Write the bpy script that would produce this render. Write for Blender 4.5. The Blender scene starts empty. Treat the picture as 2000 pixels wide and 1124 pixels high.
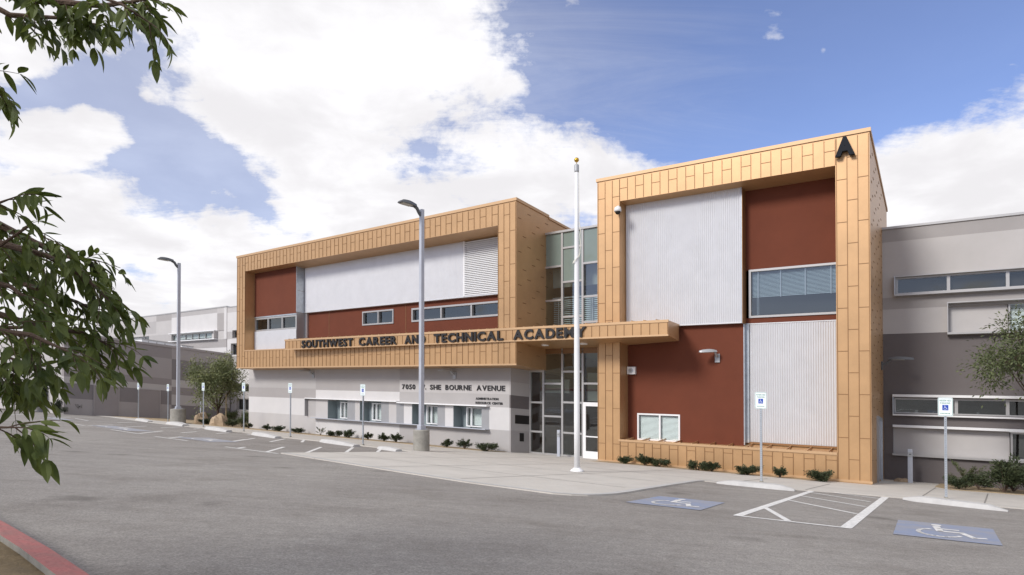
import bpy, math, random
from math import sin, cos, pi, radians
from mathutils import Vector, Matrix

sc = bpy.context.scene
COL = sc.collection
# ------------------------------------------------------------------ camera
CAMH = 3.387
cam = bpy.data.cameras.new('camera'); camo = bpy.data.objects.new('camera', cam); COL.objects.link(camo)
camo.location = (0, 0, CAMH); camo.rotation_euler = (pi/2 + 0.013, 0, 0)
cam.sensor_width = 36; cam.lens = 36*1236.83/2000; cam.shift_y = (716.252-562)/2000
cam.clip_start = 0.05; cam.clip_end = 3000
sc.camera = camo
sc.render.resolution_x = 1024; sc.render.resolution_y = 575
# ------------------------------------------------------------------ sky
SUN_FROM = Vector((-0.937, -0.768, 0.81)).normalized()
wd = bpy.data.worlds.new('World'); sc.world = wd; wd.use_nodes = True
wn = wd.node_tree.nodes; wl = wd.node_tree.links; wn.clear()
def wnode(t, **k):
    n = wn.new(t)
    for a, b in k.items(): setattr(n, a, b)
    return n
def wm(op, a, b=None, c=None, clamp=False):
    n = wnode('ShaderNodeMath', operation=op); n.use_clamp = clamp
    for i, v in enumerate((a, b, c)):
        if v is None: continue
        if isinstance(v, (int, float)): n.inputs[i].default_value = v
        else: wl.new(v, n.inputs[i])
    return n.outputs[0]
tc = wnode('ShaderNodeTexCoord')
sep = wnode('ShaderNodeSeparateXYZ'); wl.new(tc.outputs['Generated'], sep.inputs[0])
dx, dy, dz = sep.outputs
az = wm('MULTIPLY', wm('ARCTAN2', dx, dy), 180/pi)
el = wm('MULTIPLY', wm('ARCSINE', dz), 180/pi)
# cloud layer coordinates: direction projected on a flat layer overhead
zz = wm('ADD', wm('MAXIMUM', dz, 0.0), 0.16)
cmb = wnode('ShaderNodeCombineXYZ')
wl.new(wm('DIVIDE', dx, zz), cmb.inputs[0]); wl.new(wm('DIVIDE', dy, zz), cmb.inputs[1])
def noise(scale, detail, rough, vec, dist=0.0, loc=(0, 0, 0), scl=(1, 1, 1), rot=0):
    mp = wnode('ShaderNodeMapping'); mp.inputs['Location'].default_value = loc; mp.inputs['Scale'].default_value = scl
    mp.inputs['Rotation'].default_value = (0, 0, rot)
    wl.new(vec, mp.inputs[0])
    n = wnode('ShaderNodeTexNoise'); n.inputs['Scale'].default_value = scale; n.inputs['Detail'].default_value = detail
    n.inputs['Roughness'].default_value = rough; n.inputs['Distortion'].default_value = dist
    wl.new(mp.outputs[0], n.inputs['Vector']); return n.outputs['Fac']
n_big = noise(1.3, 12, 0.62, cmb.outputs[0], 0.5, (3.1, 1.7, 0))
n_puff = noise(9.0, 10, 0.6, tc.outputs['Generated'], 0.35, (0.3, 0.9, 0.2), (1, 1, 1.7))
n_wisp = noise(2.2, 12, 0.7, cmb.outputs[0], 1.0, (5, 2, 0), (0.35, 1.6, 1), 0.75)
n_shade = noise(2.6, 8, 0.55, cmb.outputs[0], 0.3, (1, 8, 0))
n_fine = noise(30.0, 8, 0.65, tc.outputs['Generated'], 0.2, (0, 0, 0), (1, 1, 1.4))
# real positions of the cloud banks on the dome: (azimuth, elevation, half width, half height, tilt, weight)
BANKS = [(-16, 28, 17, 8.5, -6, 1.15), (-21, 20, 8, 5, -30, .8), (-3, 24.8, 11, 3.6, 22, .8), (-38, 22.5, 8, 6, -30, 1.0),
         (-33.2, 18.6, 2.6, 2.0, 0, 1.25), (-35, 16.3, 3.5, 2, 35, .8), (-41, 8, 17, 7.5, -12, 1.3), (-22, 8, 17, 4.6, -6, 1.2),
         (-15.5, 15.2, 5.5, 5.2, 0, 1.25), (-9.5, 14.0, 5.5, 3.0, 0, 1.0), (3, 18, 14, 4.4, -8, .98), (10, 16.2, 7, 2.6, -10, .8), (8, 20.5, 10, 2.2, 8, .6), (-2, 11, 14, 4, 0, .7),
         (37, 12, 11, 8.5, -22, 1.25), (30, 9, 10, 4, 0, .8), (22.6, 27, 1.9, 2.5, 25, .88), (20, 25.4, .9, .7, 0, .95),
         (25.1, 24.8, .8, .6, 0, 1.0), (26.3, 24.8, .6, .8, 0, 1.0), (-27.6, 18.2, 2.2, .9, 10, .45), (-27, 21.4, 2.2, 2.4, -60, .6),
         (-25.5, 14.2, 3.5, 1.0, -30, .35), (-30.2, 21.6, 2.4, 1.8, -20, .85), (-24.3, 15.0, 2.0, 1.0, 0, .75), (-19.4, 14.4, 1.1, 1.6, 0, .5), (41, 27, 6, 5, 20, .32),
         (16, 27, 15, 6, 0, -.6), (22, 17.5, 6.5, 5, -20, -.5), (30, 22, 9, 6, 0, -.6), (-29.5, 18.0, 4.5, 2.4, -25, -.5), (-25.5, 16.2, 3.6, 1.6, -35, -.45), (-33.5, 21.2, 2.2, 1.3, 0, -.6), (-7, 18.8, 6, 1.7, 4, -.25),
         (-37.5, 19.3, 3.0, .9, 20, -.6), (-138, 8, 24, 7, 0, -.95), (-131, 6.5, 3.6, 1.6, 0, 1.15), (-140, 8.5, 3.4, 1.8, 0, 1.1), (-147, 6, 4, 1.5, 0, 1.1), (-122, 9, 4, 1.8, 0, 1.1), (-155, 10, 5, 2.4, 0, 1.0)]
acc = None; pos = None
for (a0, e0, ra, re, tilt, w) in BANKS:
    u = wm('SUBTRACT', az, a0); v = wm('SUBTRACT', el, e0); c, s = cos(radians(tilt)), sin(radians(tilt))
    p = wm('DIVIDE', wm('ADD', wm('MULTIPLY', u, c), wm('MULTIPLY', v, s)), ra)
    q = wm('DIVIDE', wm('SUBTRACT', wm('MULTIPLY', v, c), wm('MULTIPLY', u, s)), re)
    r2 = wm('ADD', wm('MULTIPLY', p, p), wm('MULTIPLY', q, q))
    g = wm('MULTIPLY', wm('POWER', 2.718, wm('MULTIPLY', r2, -0.75)), w)
    if w > 0: pos = g if pos is None else wm('MAXIMUM', pos, g)
    else: acc = g if acc is None else wm('ADD', acc, g)
# everywhere the camera does not look, ordinary broken cloud
away = wm('MULTIPLY', wm('SMOOTH_MIN', 1.0, wm('DIVIDE', wm('MAXIMUM', wm('SUBTRACT', wm('ABSOLUTE', az), 44.0), 0.0), 12.0), 0.2), 0.42)
hi = wm('MULTIPLY', wm('MINIMUM', 1.0, wm('DIVIDE', wm('MAXIMUM', wm('SUBTRACT', el, 32.0), 0.0), 10.0)), 0.5)
dens = wm('ADD', wm('ADD', pos, acc), wm('MAXIMUM', away, hi))
mix_n = wm('ADD', wm('ADD', wm('MULTIPLY', n_big, 1.0), wm('MULTIPLY', n_puff, 0.9)), wm('ADD', wm('MULTIPLY', n_wisp, 0.55), wm('MULTIPLY', n_fine, .42)))
field = wm('ADD', wm('MULTIPLY', dens, 0.85), wm('MULTIPLY', wm('SUBTRACT', mix_n, 1.39), 1.25))
mr = wnode('ShaderNodeMapRange', interpolation_type='SMOOTHSTEP'); wl.new(field, mr.inputs[0])
mr.inputs[1].default_value = 0.16; mr.inputs[2].default_value = 0.60
hz = wnode('ShaderNodeMapRange', interpolation_type='SMOOTHSTEP'); wl.new(el, hz.inputs[0]); hz.inputs[1].default_value = 5.0; hz.inputs[2].default_value = -1.0
hz.inputs[4].default_value = 0.8
# thin high veil, thicker to the left (towards the sun) and lower down
vl = wnode('ShaderNodeMapRange', interpolation_type='SMOOTHSTEP'); wl.new(wm('ADD', az, wm('MULTIPLY', wm('SUBTRACT', n_wisp, .5), 50)), vl.inputs[0]); vl.inputs[1].default_value = 24; vl.inputs[2].default_value = -22
vl.inputs[3].default_value = .05; vl.inputs[4].default_value = .38
mask = wm('MAXIMUM', wm('MAXIMUM', mr.outputs[0], vl.outputs[0]), hz.outputs[0])
sky = wnode('ShaderNodeTexSky', sky_type='NISHITA'); sky.sun_disc = False
sky.sun_elevation = math.asin(SUN_FROM.z); sky.sun_rotation = math.atan2(SUN_FROM.x, SUN_FROM.y)
sky.altitude = 600; sky.air_density = 1.0; sky.dust_density = 0.6; sky.ozone_density = 4.0
skc = wnode('ShaderNodeVectorMath', operation='MULTIPLY'); wl.new(sky.outputs[0], skc.inputs[0]); skc.inputs[1].default_value = (1.04, .93, 1.07)
shade = wnode('ShaderNodeMapRange', interpolation_type='SMOOTHSTEP'); wl.new(wm('ADD', wm('MULTIPLY', n_shade, .7), wm('MULTIPLY', n_puff, .3)), shade.inputs[0])
shade.inputs[1].default_value = .32; shade.inputs[2].default_value = .62
cc = wnode('ShaderNodeMix', data_type='RGBA'); wl.new(shade.outputs[0], cc.inputs[0])
cc.inputs[6].default_value = (7.2, 7.15, 7.3, 1); cc.inputs[7].default_value = (5.7, 5.6, 5.75, 1)
mixc = wnode('ShaderNodeMix', data_type='RGBA'); wl.new(mask, mixc.inputs[0]); wl.new(skc.outputs[0], mixc.inputs[6]); wl.new(cc.outputs[2], mixc.inputs[7])
bg = wnode('ShaderNodeBackground'); bg.inputs['Strength'].default_value = 0.10; wl.new(mixc.outputs[2], bg.inputs[0])
wo = wnode('ShaderNodeOutputWorld'); wl.new(bg.outputs[0], wo.inputs[0])
# ------------------------------------------------------------------ sun (behind thin cloud)
sl = bpy.data.lights.new('sun', 'SUN'); sl.energy = 1.95; sl.angle = radians(15); sl.color = (1, .965, .92)
so = bpy.data.objects.new('sun', sl); COL.objects.link(so); so.rotation_euler = SUN_FROM.to_track_quat('Z', 'Y').to_euler(); so.location = (-30, -20, 40)
sc.view_settings.view_transform = 'Standard'; sc.view_settings.look = 'None'; sc.view_settings.gamma = 1; sc.view_settings.exposure = 0.62

# ------------------------------------------------------------------ materials
def mat(name, col, rough=.7, metal=0.0, var=0.0, vscale=3.0, bump=0.0, bscale=60.0, spec=None, col2=None, coat=0.0, stretch=(1, 1, 1), trans=0.0):
    m = bpy.data.materials.new(name); m.use_nodes = True
    N, L = m.node_tree.nodes, m.node_tree.links; b = N['Principled BSDF']
    b.inputs['Base Color'].default_value = (*col, 1); b.inputs['Roughness'].default_value = rough; b.inputs['Metallic'].default_value = metal
    if spec is not None: b.inputs['Specular IOR Level'].default_value = spec
    if coat: b.inputs['Coat Weight'].default_value = coat; b.inputs['Coat Roughness'].default_value = .12
    if var or bump:
        t = N.new('ShaderNodeTexCoord'); mp = N.new('ShaderNodeMapping'); L.new(t.outputs['Object'], mp.inputs[0]); mp.inputs['Scale'].default_value = stretch
    if var:
        n = N.new('ShaderNodeTexNoise'); n.inputs['Scale'].default_value = vscale; n.inputs['Detail'].default_value = 8; n.inputs['Roughness'].default_value = .65
        L.new(mp.outputs[0], n.inputs['Vector'])
        r = N.new('ShaderNodeValToRGB'); L.new(n.outputs['Fac'], r.inputs[0])
        c2 = col2 or tuple(c*(1-var) for c in col); c1 = tuple(min(1, c*(1+var*.6)) for c in col)
        r.color_ramp.elements[0].position = .3; r.color_ramp.elements[0].color = (*c2, 1)
        r.color_ramp.elements[1].position = .7; r.color_ramp.elements[1].color = (*c1, 1)
        L.new(r.outputs[0], b.inputs['Base Color'])
    if bump:
        n2 = N.new('ShaderNodeTexNoise'); n2.inputs['Scale'].default_value = bscale; n2.inputs['Detail'].default_value = 4
        L.new(mp.outputs[0], n2.inputs['Vector']); bp = N.new('ShaderNodeBump'); bp.inputs['Strength'].default_value = bump; bp.inputs['Distance'].default_value = .02
        L.new(n2.outputs['Fac'], bp.inputs['Height']); L.new(bp.outputs[0], b.inputs['Normal'])
    return m
M = {}
M['gold'] = mat('gold_metal', (.52, .318, .158), .42, .42, .09, 1.4, .12, .9)
M['seam'] = mat('gold_seam_shade', (.26, .140, .06), .5, .4)  # browner than the cladding: shade of the recessed panel joints painted in
M['cap'] = mat('gold_cap', (.55, .36, .20), .5, .35)
M['soffit'] = mat('bronze_soffit', (.22, .12, .055), .4, .3, .06, 1)
M['red'] = mat('red_stucco', (.136, .035, .0155), .92, 0, .10, 1.2, .25, 90)
M['white_metal'] = mat('corrugated_metal', (.66, .658, .665), .38, .35, .05, 2)
M['galv'] = mat('galvanised_steel', (.48, .52, .56), .38, .6, .16, 6)
M['galvl'] = mat('grey_painted_steel', (.46, .48, .53), .42, .2, .06, 5)
M['alu'] = mat('anodised_aluminium', (.44, .43, .42), .38, .4)
M['whitem'] = mat('white_paint', (.78, .78, .78), .4, 0, .03, 4)
M['g_light'] = mat('light_grey_stucco', (.465, .445, .432), .93, 0, .05, .9, .2, 110)
M['g_white'] = mat('pale_stucco', (.575, .56, .55), .93, 0, .05, .9, .2, 110)
M['g_mid'] = mat('mid_grey_stucco', (.40, .382, .372), .93, 0, .05, .9, .2, 110)
M['g_midd'] = mat('warm_grey_stucco', (.345, .325, .315), .93, 0, .05, .9, .2, 110)
M['g_dark'] = mat('dark_grey_stucco', (.138, .122, .120), .93, 0, .06, .9, .2, 110)
M['g_dk2'] = mat('charcoal_stucco', (.125, .112, .114), .93, 0, .06, .9, .2, 110)
M['teal'] = mat('grey_green_panel', (.27, .32, .33), .5, .2, .05, 2)
M['panelg'] = mat('metal_grey_panel', (.34, .34, .345), .45, .3, .05, 3)
M['spandrel'] = mat('spandrel_glass', (.20, .245, .215), .10, 0, .04, 2, spec=.7)
M['blind'] = mat('blind_slats', (.80, .86, .85), .6)
M['dark'] = mat('dark_interior', (.02, .018, .018), .9)
M['plaq'] = mat('dark_bronze_plaque', (.018, .015, .014), .5, .3)
M['black'] = mat('black_letter_paint', (.022, .020, .021), .45)
M['letter'] = mat('bronze_letter_metal', (.020, .018, .018), .5, .2)
M['navy'] = mat('dark_blue_letter', (.004, .006, .011), .6, spec=.2)
M['conc'] = mat('pavement_concrete', (.54, .510, .460), .9, 0, .10, 1.1, .15, 60)
M['conc2'] = mat('rough_concrete', (.30, .285, .25), .95, 0, .22, 4, .5, 25)
M['stopc'] = mat('white_painted_concrete', (.50, .49, .47), .9, 0, .12, 5, .4, 30)
M['joint'] = mat('pavement_joint', (.26, .245, .22), .95)
M['stripe'] = mat('road_paint_white', (.76, .75, .72), .9, 0, .25, 14, .1, 60, col2=(.52, .51, .49))
M['blue'] = mat('road_paint_blue', (.20, .245, .36), .9, 0, .2, 2.2, .1, 60, col2=(.31, .305, .32))
M['blue_worn'] = mat('road_paint_blue_worn', (.27, .29, .35), .9, 0, .2, 2, .1, 60, col2=(.34, .33, .33))
M['signw'] = mat('sign_white', (.80, .84, .86), .35)
M['signg'] = mat('sign_green', (.10, .30, .20), .4)
M['signb'] = mat('sign_blue', (.01, .06, .40), .35)
M['brass'] = mat('gold_ball', (.62, .38, .06), .22, .9)
M['lamp_dark'] = mat('lamp_housing', (.12, .125, .13), .45, .3)
M['lamp_grey'] = mat('lamp_housing_light', (.40, .41, .42), .45, .3)
M['lens'] = mat('lamp_lens', (.45, .45, .38), .25)
M['wood'] = mat('bark', (.10, .065, .045), .95, 0, .3, 20, .5, 60)
M['woodp'] = mat('pole_wood', (.42, .33, .2), .9, 0, .15, 10)
M['rock'] = mat('tan_boulder', (.40, .30, .20), .95, 0, .3, 3, .8, 12)
M['soil'] = mat('desert_soil', (.38, .29, .18), 1, 0, .3, 2.5, .7, 30)
M['dirt'] = mat('verge_dirt_shaded', (.20, .145, .075), 1, 0, .35, 2.5, .8, 30)  # soil colour darkened to include the tree's shade over the verge
for n_, c_ in (('a_dark', (.27, .245, .243)), ('a_mid', (.43, .41, .40)), ('a_midd', (.34, .315, .31)), ('a_dk2', (.205, .188, .190))): M[n_] = mat('annex_'+n_[2:]+'_stucco', c_, .93, 0, .05, .9, .2, 110)
M['kerb'] = mat('red_kerb_paint', (.40, .125, .115), .88, 0, .25, 5, .6, 30, col2=(.31, .16, .14))
M['rope'] = mat('rope', (.7, .68, .6), .9)
M['flower'] = mat('blossom', (.8, .75, .7), .8)
def leafmat(name, c1, c2, rough=.45, trans=.25, sc_=3):
    m = bpy.data.materials.new(name); m.use_nodes = True; N, L = m.node_tree.nodes, m.node_tree.links; b = N['Principled BSDF']
    t = N.new('ShaderNodeTexCoord'); n = N.new('ShaderNodeTexNoise'); n.inputs['Scale'].default_value = sc_; n.inputs['Detail'].default_value = 5
    L.new(t.outputs['Object'], n.inputs['Vector']); r = N.new('ShaderNodeValToRGB'); L.new(n.outputs['Fac'], r.inputs[0])
    r.color_ramp.elements[0].position = .35; r.color_ramp.elements[0].color = (*c1, 1); r.color_ramp.elements[1].position = .65; r.color_ramp.elements[1].color = (*c2, 1)
    L.new(r.outputs[0], b.inputs['Base Color']); b.inputs['Roughness'].default_value = rough
    tr = N.new('ShaderNodeBsdfTranslucent'); L.new(r.outputs[0], tr.inputs[0]); mx = N.new('ShaderNodeMixShader'); mx.inputs[0].default_value = trans
    o = N['Material Output']; L.new(b.outputs[0], mx.inputs[1]); L.new(tr.outputs[0], mx.inputs[2]); L.new(mx.outputs[0], o.inputs[0]); return m
M['leaf_near'] = leafmat('ash_leaf', (.055, .085, .015), (.155, .195, .040), .55, .42, 9)
M['leaf_shrub'] = leafmat('shrub_leaf', (.030, .045, .018), (.070, .085, .035), .6, .12, 6)
M['leaf_shrub2'] = leafmat('shrub_leaf_light', (.06, .08, .03), (.13, .15, .06), .6, .15, 6)
M['leaf_tree'] = leafmat('young_tree_leaf', (.10, .125, .045), (.27, .29, .13), .6, .2, 1.2)
M['leaf_bush'] = leafmat('big_bush_leaf', (.018, .026, .012), (.045, .058, .026), .6, .1, 1.5)
# window glass: clear panes that mirror the sky and the street
def glassmat(name, tint, refl):
    m = bpy.data.materials.new(name); m.use_nodes = True; N, L = m.node_tree.nodes, m.node_tree.links; N.remove(N['Principled BSDF'])
    g = N.new('ShaderNodeBsdfGlossy'); g.inputs['Roughness'].default_value = .015; g.inputs['Color'].default_value = (.82, .88, .9, 1)
    t = N.new('ShaderNodeBsdfTransparent'); t.inputs[0].default_value = (*tint, 1)
    lw = N.new('ShaderNodeLayerWeight'); lw.inputs['Blend'].default_value = .5
    pw = N.new('ShaderNodeMath'); pw.operation = 'POWER'; L.new(lw.outputs['Facing'], pw.inputs[0]); pw.inputs[1].default_value = 4.0
    r0 = ((refl-1)/(refl+1))**2; f = N.new('ShaderNodeMath'); f.operation = 'MULTIPLY_ADD'; L.new(pw.outputs[0], f.inputs[0]); f.inputs[1].default_value = 1-r0; f.inputs[2].default_value = r0
    mx = N.new('ShaderNodeMixShader'); L.new(f.outputs[0], mx.inputs[0]); L.new(t.outputs[0], mx.inputs[1]); L.new(g.outputs[0], mx.inputs[2])
    L.new(mx.outputs[0], N['Material Output'].inputs[0]); return m
M['glass'] = glassmat('window_glass', (.95, .98, .97), 1.8)
M['glassd'] = glassmat('dark_window_glass', (.60, .66, .65), 2.3)
M['glassb'] = glassmat('blue_window_glass', (.50, .56, .60), 2.0)
# asphalt: worn, mottled, streaked along the drive direction
def asphalt():
    m = bpy.data.materials.new('asphalt'); m.use_nodes = True; N, L = m.node_tree.nodes, m.node_tree.links; b = N['Principled BSDF']
    t = N.new('ShaderNodeTexCoord')
    def nz(s, d, r, scl=(1, 1, 1), rot=0):
        mp = N.new('ShaderNodeMapping'); mp.inputs['Scale'].default_value = scl; mp.inputs['Rotation'].default_value = (0, 0, rot); L.new(t.outputs['Object'], mp.inputs[0])
        n = N.new('ShaderNodeTexNoise'); n.inputs['Scale'].default_value = s; n.inputs['Detail'].default_value = d; n.inputs['Roughness'].default_value = r; L.new(mp.outputs[0], n.inputs['Vector']); return n.outputs['Fac']
    def ramp(f, a, b_, c1, c2):
        r = N.new('ShaderNodeValToRGB'); L.new(f, r.inputs[0]); r.color_ramp.elements[0].position = a; r.color_ramp.elements[0].color = (*c1, 1)
        r.color_ramp.elements[1].position = b_; r.color_ramp.elements[1].color = (*c2, 1); return r.outputs[0]
    def mul(a, b_, f=1.0):
        x = N.new('ShaderNodeMix'); x.data_type = 'RGBA'; x.blend_type = 'MULTIPLY'; x.inputs[0].default_value = f; L.new(a, x.inputs[6]); L.new(b_, x.inputs[7]); return x.outputs[2]
    base = ramp(nz(.22, 7, .6), .3, .72, (.272, .252, .235), (.372, .352, .328))
    streak = ramp(nz(1.0, 10, .78, (.45, 2.2, 1), .62), .30, .70, (.82, .81, .80), (1.08, 1.08, 1.07))
    patch = ramp(nz(.55, 8, .7), .34, .50, (.80, .785, .77), (1, 1, 1))
    mid = ramp(nz(9, 6, .8), .32, .66, (.84, .835, .83), (1.10, 1.10, 1.09))
    fine = ramp(nz(48, 4, .85), .34, .62, (.55, .54, .53), (1.16, 1.16, 1.15))
    grit = N.new('ShaderNodeTexVoronoi'); grit.inputs['Scale'].default_value = 14; L.new(t.outputs['Object'], grit.inputs['Vector'])
    gr = ramp(grit.outputs['Distance'], .0, .06, (2.2, 2.15, 2.0), (1, 1, 1))
    sp = N.new('ShaderNodeTexVoronoi'); sp.inputs['Scale'].default_value = .45; L.new(t.outputs['Object'], sp.inputs['Vector'])
    av = N.new('ShaderNodeMath'); av.operation = 'ADD'; L.new(sp.outputs['Distance'], av.inputs[0]); nn_ = N.new('ShaderNodeMath'); nn_.operation = 'MULTIPLY'; L.new(nz(3.5, 6, .7), nn_.inputs[0]); nn_.inputs[1].default_value = .30; L.new(nn_.outputs[0], av.inputs[1])
    spots = ramp(av.outputs[0], .20, .30, (.66, .65, .64), (1, 1, 1))
    L.new(mul(mul(mul(mul(mul(mul(base, streak), patch), mid), fine), spots), gr, .8), b.inputs['Base Color']); b.inputs['Roughness'].default_value = .9
    bp = N.new('ShaderNodeBump'); bp.inputs['Strength'].default_value = .55; bp.inputs['Distance'].default_value = .01; L.new(nz(110, 4, .7), bp.inputs['Height']); L.new(bp.outputs[0], b.inputs['Normal'])
    return m
M['asphalt'] = asphalt()

# ------------------------------------------------------------------ site frames
# The lot falls about one in ten towards the building; copings and soffits fall with it.
G = 0.103; OX, OY = 3.398, 25.132
ANG = {'L': .648, 'R': .592}
UL = (cos(.648), -sin(.648)); NL = (sin(.648), cos(.648))
def plan(k, u, d):
    a = ANG[k]; return OX + u*cos(a) + d*sin(a), OY - u*sin(a) + d*cos(a)
def P(k, u, d, h):
    x, y = plan(k, u, d); return Vector((x, y, h - G*d))
def ground(x, y): return -G*((x-OX)*NL[0] + (y-OY)*NL[1])
def PG(u, d, h=0.0, k='L'):
    x, y = plan(k, u, d); return Vector((x, y, ground(x, y) + h))

# ------------------------------------------------------------------ mesh helpers
class MB:
    def __init__(s): s.v = []; s.f = []; s.m = []; s.mats = []
    def mi(s, m):
        if m not in s.mats: s.mats.append(m)
        return s.mats.index(m)
    def face(s, pts, m):
        i = len(s.v); s.v += [Vector(p) for p in pts]; s.f.append(tuple(range(i, i+len(pts)))); s.m.append(s.mi(m))
    def hexa(s, p, m):      # p: 8 points, bottom 4 then top 4
        i = len(s.v); s.v += [Vector(q) for q in p]; k = s.mi(m)
        for f in ((0, 3, 2, 1), (4, 5, 6, 7), (0, 1, 5, 4), (1, 2, 6, 5), (2, 3, 7, 6), (3, 0, 4, 7)):
            s.f.append(tuple(i+j for j in f)); s.m.append(k)
    def fbox(s, k, u0, u1, d0, d1, h0, h1, m):
        s.hexa([P(k, u0, d0, h0), P(k, u1, d0, h0), P(k, u1, d1, h0), P(k, u0, d1, h0),
                P(k, u0, d0, h1), P(k, u1, d0, h1), P(k, u1, d1, h1), P(k, u0, d1, h1)], m)
    def box(s, x0, x1, y0, y1, z0, z1, m):
        s.hexa([(x0, y0, z0), (x1, y0, z0), (x1, y1, z0), (x0, y1, z0), (x0, y0, z1), (x1, y0, z1), (x1, y1, z1), (x0, y1, z1)], m)
    def tube(s, pts, rads, m, n=10, cap=True):
        pts = [Vector(p) for p in pts]; base = len(s.v); k = s.mi(m)
        for i, p in enumerate(pts):
            t = (pts[min(i+1, len(pts)-1)] - pts[max(i-1, 0)]).normalized()
            a = t.cross(Vector((0, 0, 1))) if abs(t.z) < .95 else t.cross(Vector((0, 1, 0)))
            a.normalize(); b = t.cross(a)
            r = rads[i] if isinstance(rads, (list, tuple)) else rads
            for j in range(n): s.v.append(p + a*(r*cos(2*pi*j/n)) + b*(r*sin(2*pi*j/n)))
        for i in range(len(pts)-1):
            for j in range(n):
                a0 = base+i*n+j; a1 = base+i*n+(j+1) % n; s.f.append((a0, a1, a1+n, a0+n)); s.m.append(k)
        if cap:
            s.f.append(tuple(base+j for j in range(n))[::-1]); s.m.append(k)
            s.f.append(tuple(base+(len(pts)-1)*n+j for j in range(n))); s.m.append(k)
    def lathe(s, prof, m, n=24, c=(0, 0, 0)):
        base = len(s.v); k = s.mi(m)
        for r, z in prof:
            for j in range(n): s.v.append(Vector((c[0]+r*cos(2*pi*j/n), c[1]+r*sin(2*pi*j/n), c[2]+z)))
        for i in range(len(prof)-1):
            for j in range(n):
                a0 = base+i*n+j; a1 = base+i*n+(j+1) % n; s.f.append((a0, a1, a1+n, a0+n)); s.m.append(k)
        s.f.append(tuple(base+j for j in range(n))[::-1]); s.m.append(k)
        s.f.append(tuple(base+(len(prof)-1)*n+j for j in range(n))); s.m.append(k)
    def build(s, name, parent=None, smooth=False, off=None, bevel=0):
        if off is None: off = world_of(parent) if parent else Vector((0, 0, 0))
        me = bpy.data.meshes.new(name); me.from_pydata([tuple(v-off) for v in s.v], [], s.f)
        for m in s.mats: me.materials.append(M[m])
        me.polygons.foreach_set('material_index', s.m)
        if smooth: me.polygons.foreach_set('use_smooth', [True]*len(s.f))
        me.update(); o = bpy.data.objects.new(name, me); COL.objects.link(o)
        if parent: o.parent = parent
        if bevel:
            b = o.modifiers.new('bevel', 'BEVEL'); b.width = bevel; b.segments = 2; b.limit_method = 'ANGLE'
        return o
LOC = Vector((0, 0, 0))
def world_of(o):
    v = Vector((0, 0, 0))
    while o: v += Vector(o.location); o = o.parent
    return v
def tag(o, label=None, cat=None, group=None, kind=None):
    if label: o['label'] = label
    if cat: o['category'] = cat
    if group: o['group'] = group
    if kind: o['kind'] = kind
    return o
def thing(name, loc, label, cat, group=None, rz=0):
    o = bpy.data.objects.new(name, None); COL.objects.link(o); o.location = loc; o.rotation_euler.z = rz; o.empty_display_size = .3
    return tag(o, label, cat, group)
def copy_tree(o, parent=None, loc=None, rz=None, label=None, scale=None):
    c = o.copy(); COL.objects.link(c); c.parent = parent
    if loc is not None: c.location = loc
    if rz is not None: c.rotation_euler.z = rz
    if scale is not None: c.scale = scale
    if label: c['label'] = label
    for ch in list(o.children): copy_tree(ch, c)
    return c
Z3 = Vector((0, 0, 0))
def rest_on_ground(o, name=None): pass

# letters -----------------------------------------------------------------
_gl = {}
def glyph(ch, bold, depth):
    key = (ch, bold, depth)
    if key not in _gl:
        cu = bpy.data.curves.new('glyph', 'FONT'); cu.body = ch; cu.size = 1; cu.offset = bold; cu.extrude = depth; cu.resolution_u = 3
        o = bpy.data.objects.new('glyph', cu); COL.objects.link(o); bpy.context.view_layer.update()
        me = bpy.data.meshes.new_from_object(o); v = [x.co.copy() for x in me.vertices]; f = [tuple(p.vertices) for p in me.polygons]
        bpy.data.objects.remove(o); bpy.data.meshes.remove(me); bpy.data.curves.remove(cu); _gl[key] = (v, f)
    return _gl[key]
def word(parent, text, org, ux, uz, width, height, depth, m, bold=.035, gap=.09, part='letter', one=None, squeeze=1.0):
    """lay the letters of one word on a wall: org = lower left, ux = reading direction, uz = up"""
    nrm = ux.cross(uz)
    data = []
    for ch in text:
        if ch == ' ': data.append(None); continue
        v, f = glyph(ch, bold, .5); x0 = min(p.x for p in v); x1 = max(p.x for p in v); data.append((v, f, x0, x1))
    capv, _ = glyph('H', bold, .5); cap = max(p.y for p in capv); base = min(p.y for p in capv)
    tot = sum((.30 if d is None else d[3]-d[2]) for d in data) + gap*(len(data)-1)
    sx = width/tot; sy = height/(cap-base); x = 0
    tgt = one
    for d in data:
        if d is None: x += (.30+gap)*sx; continue
        v, f, x0, x1 = d; mb = tgt or MB(); i = len(mb.v); k = mb.mi(m)
        mb.v += [org + ux*(x+(p.x-x0)*sx) + uz*((p.y-base)*sy) + nrm*((p.z+.5)*depth) for p in v]
        mb.f += [tuple(i+j for j in q) for q in f]; mb.m += [k]*len(f)
        if tgt is None: mb.build(part, parent)
        x += (x1-x0+gap)*sx
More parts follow.
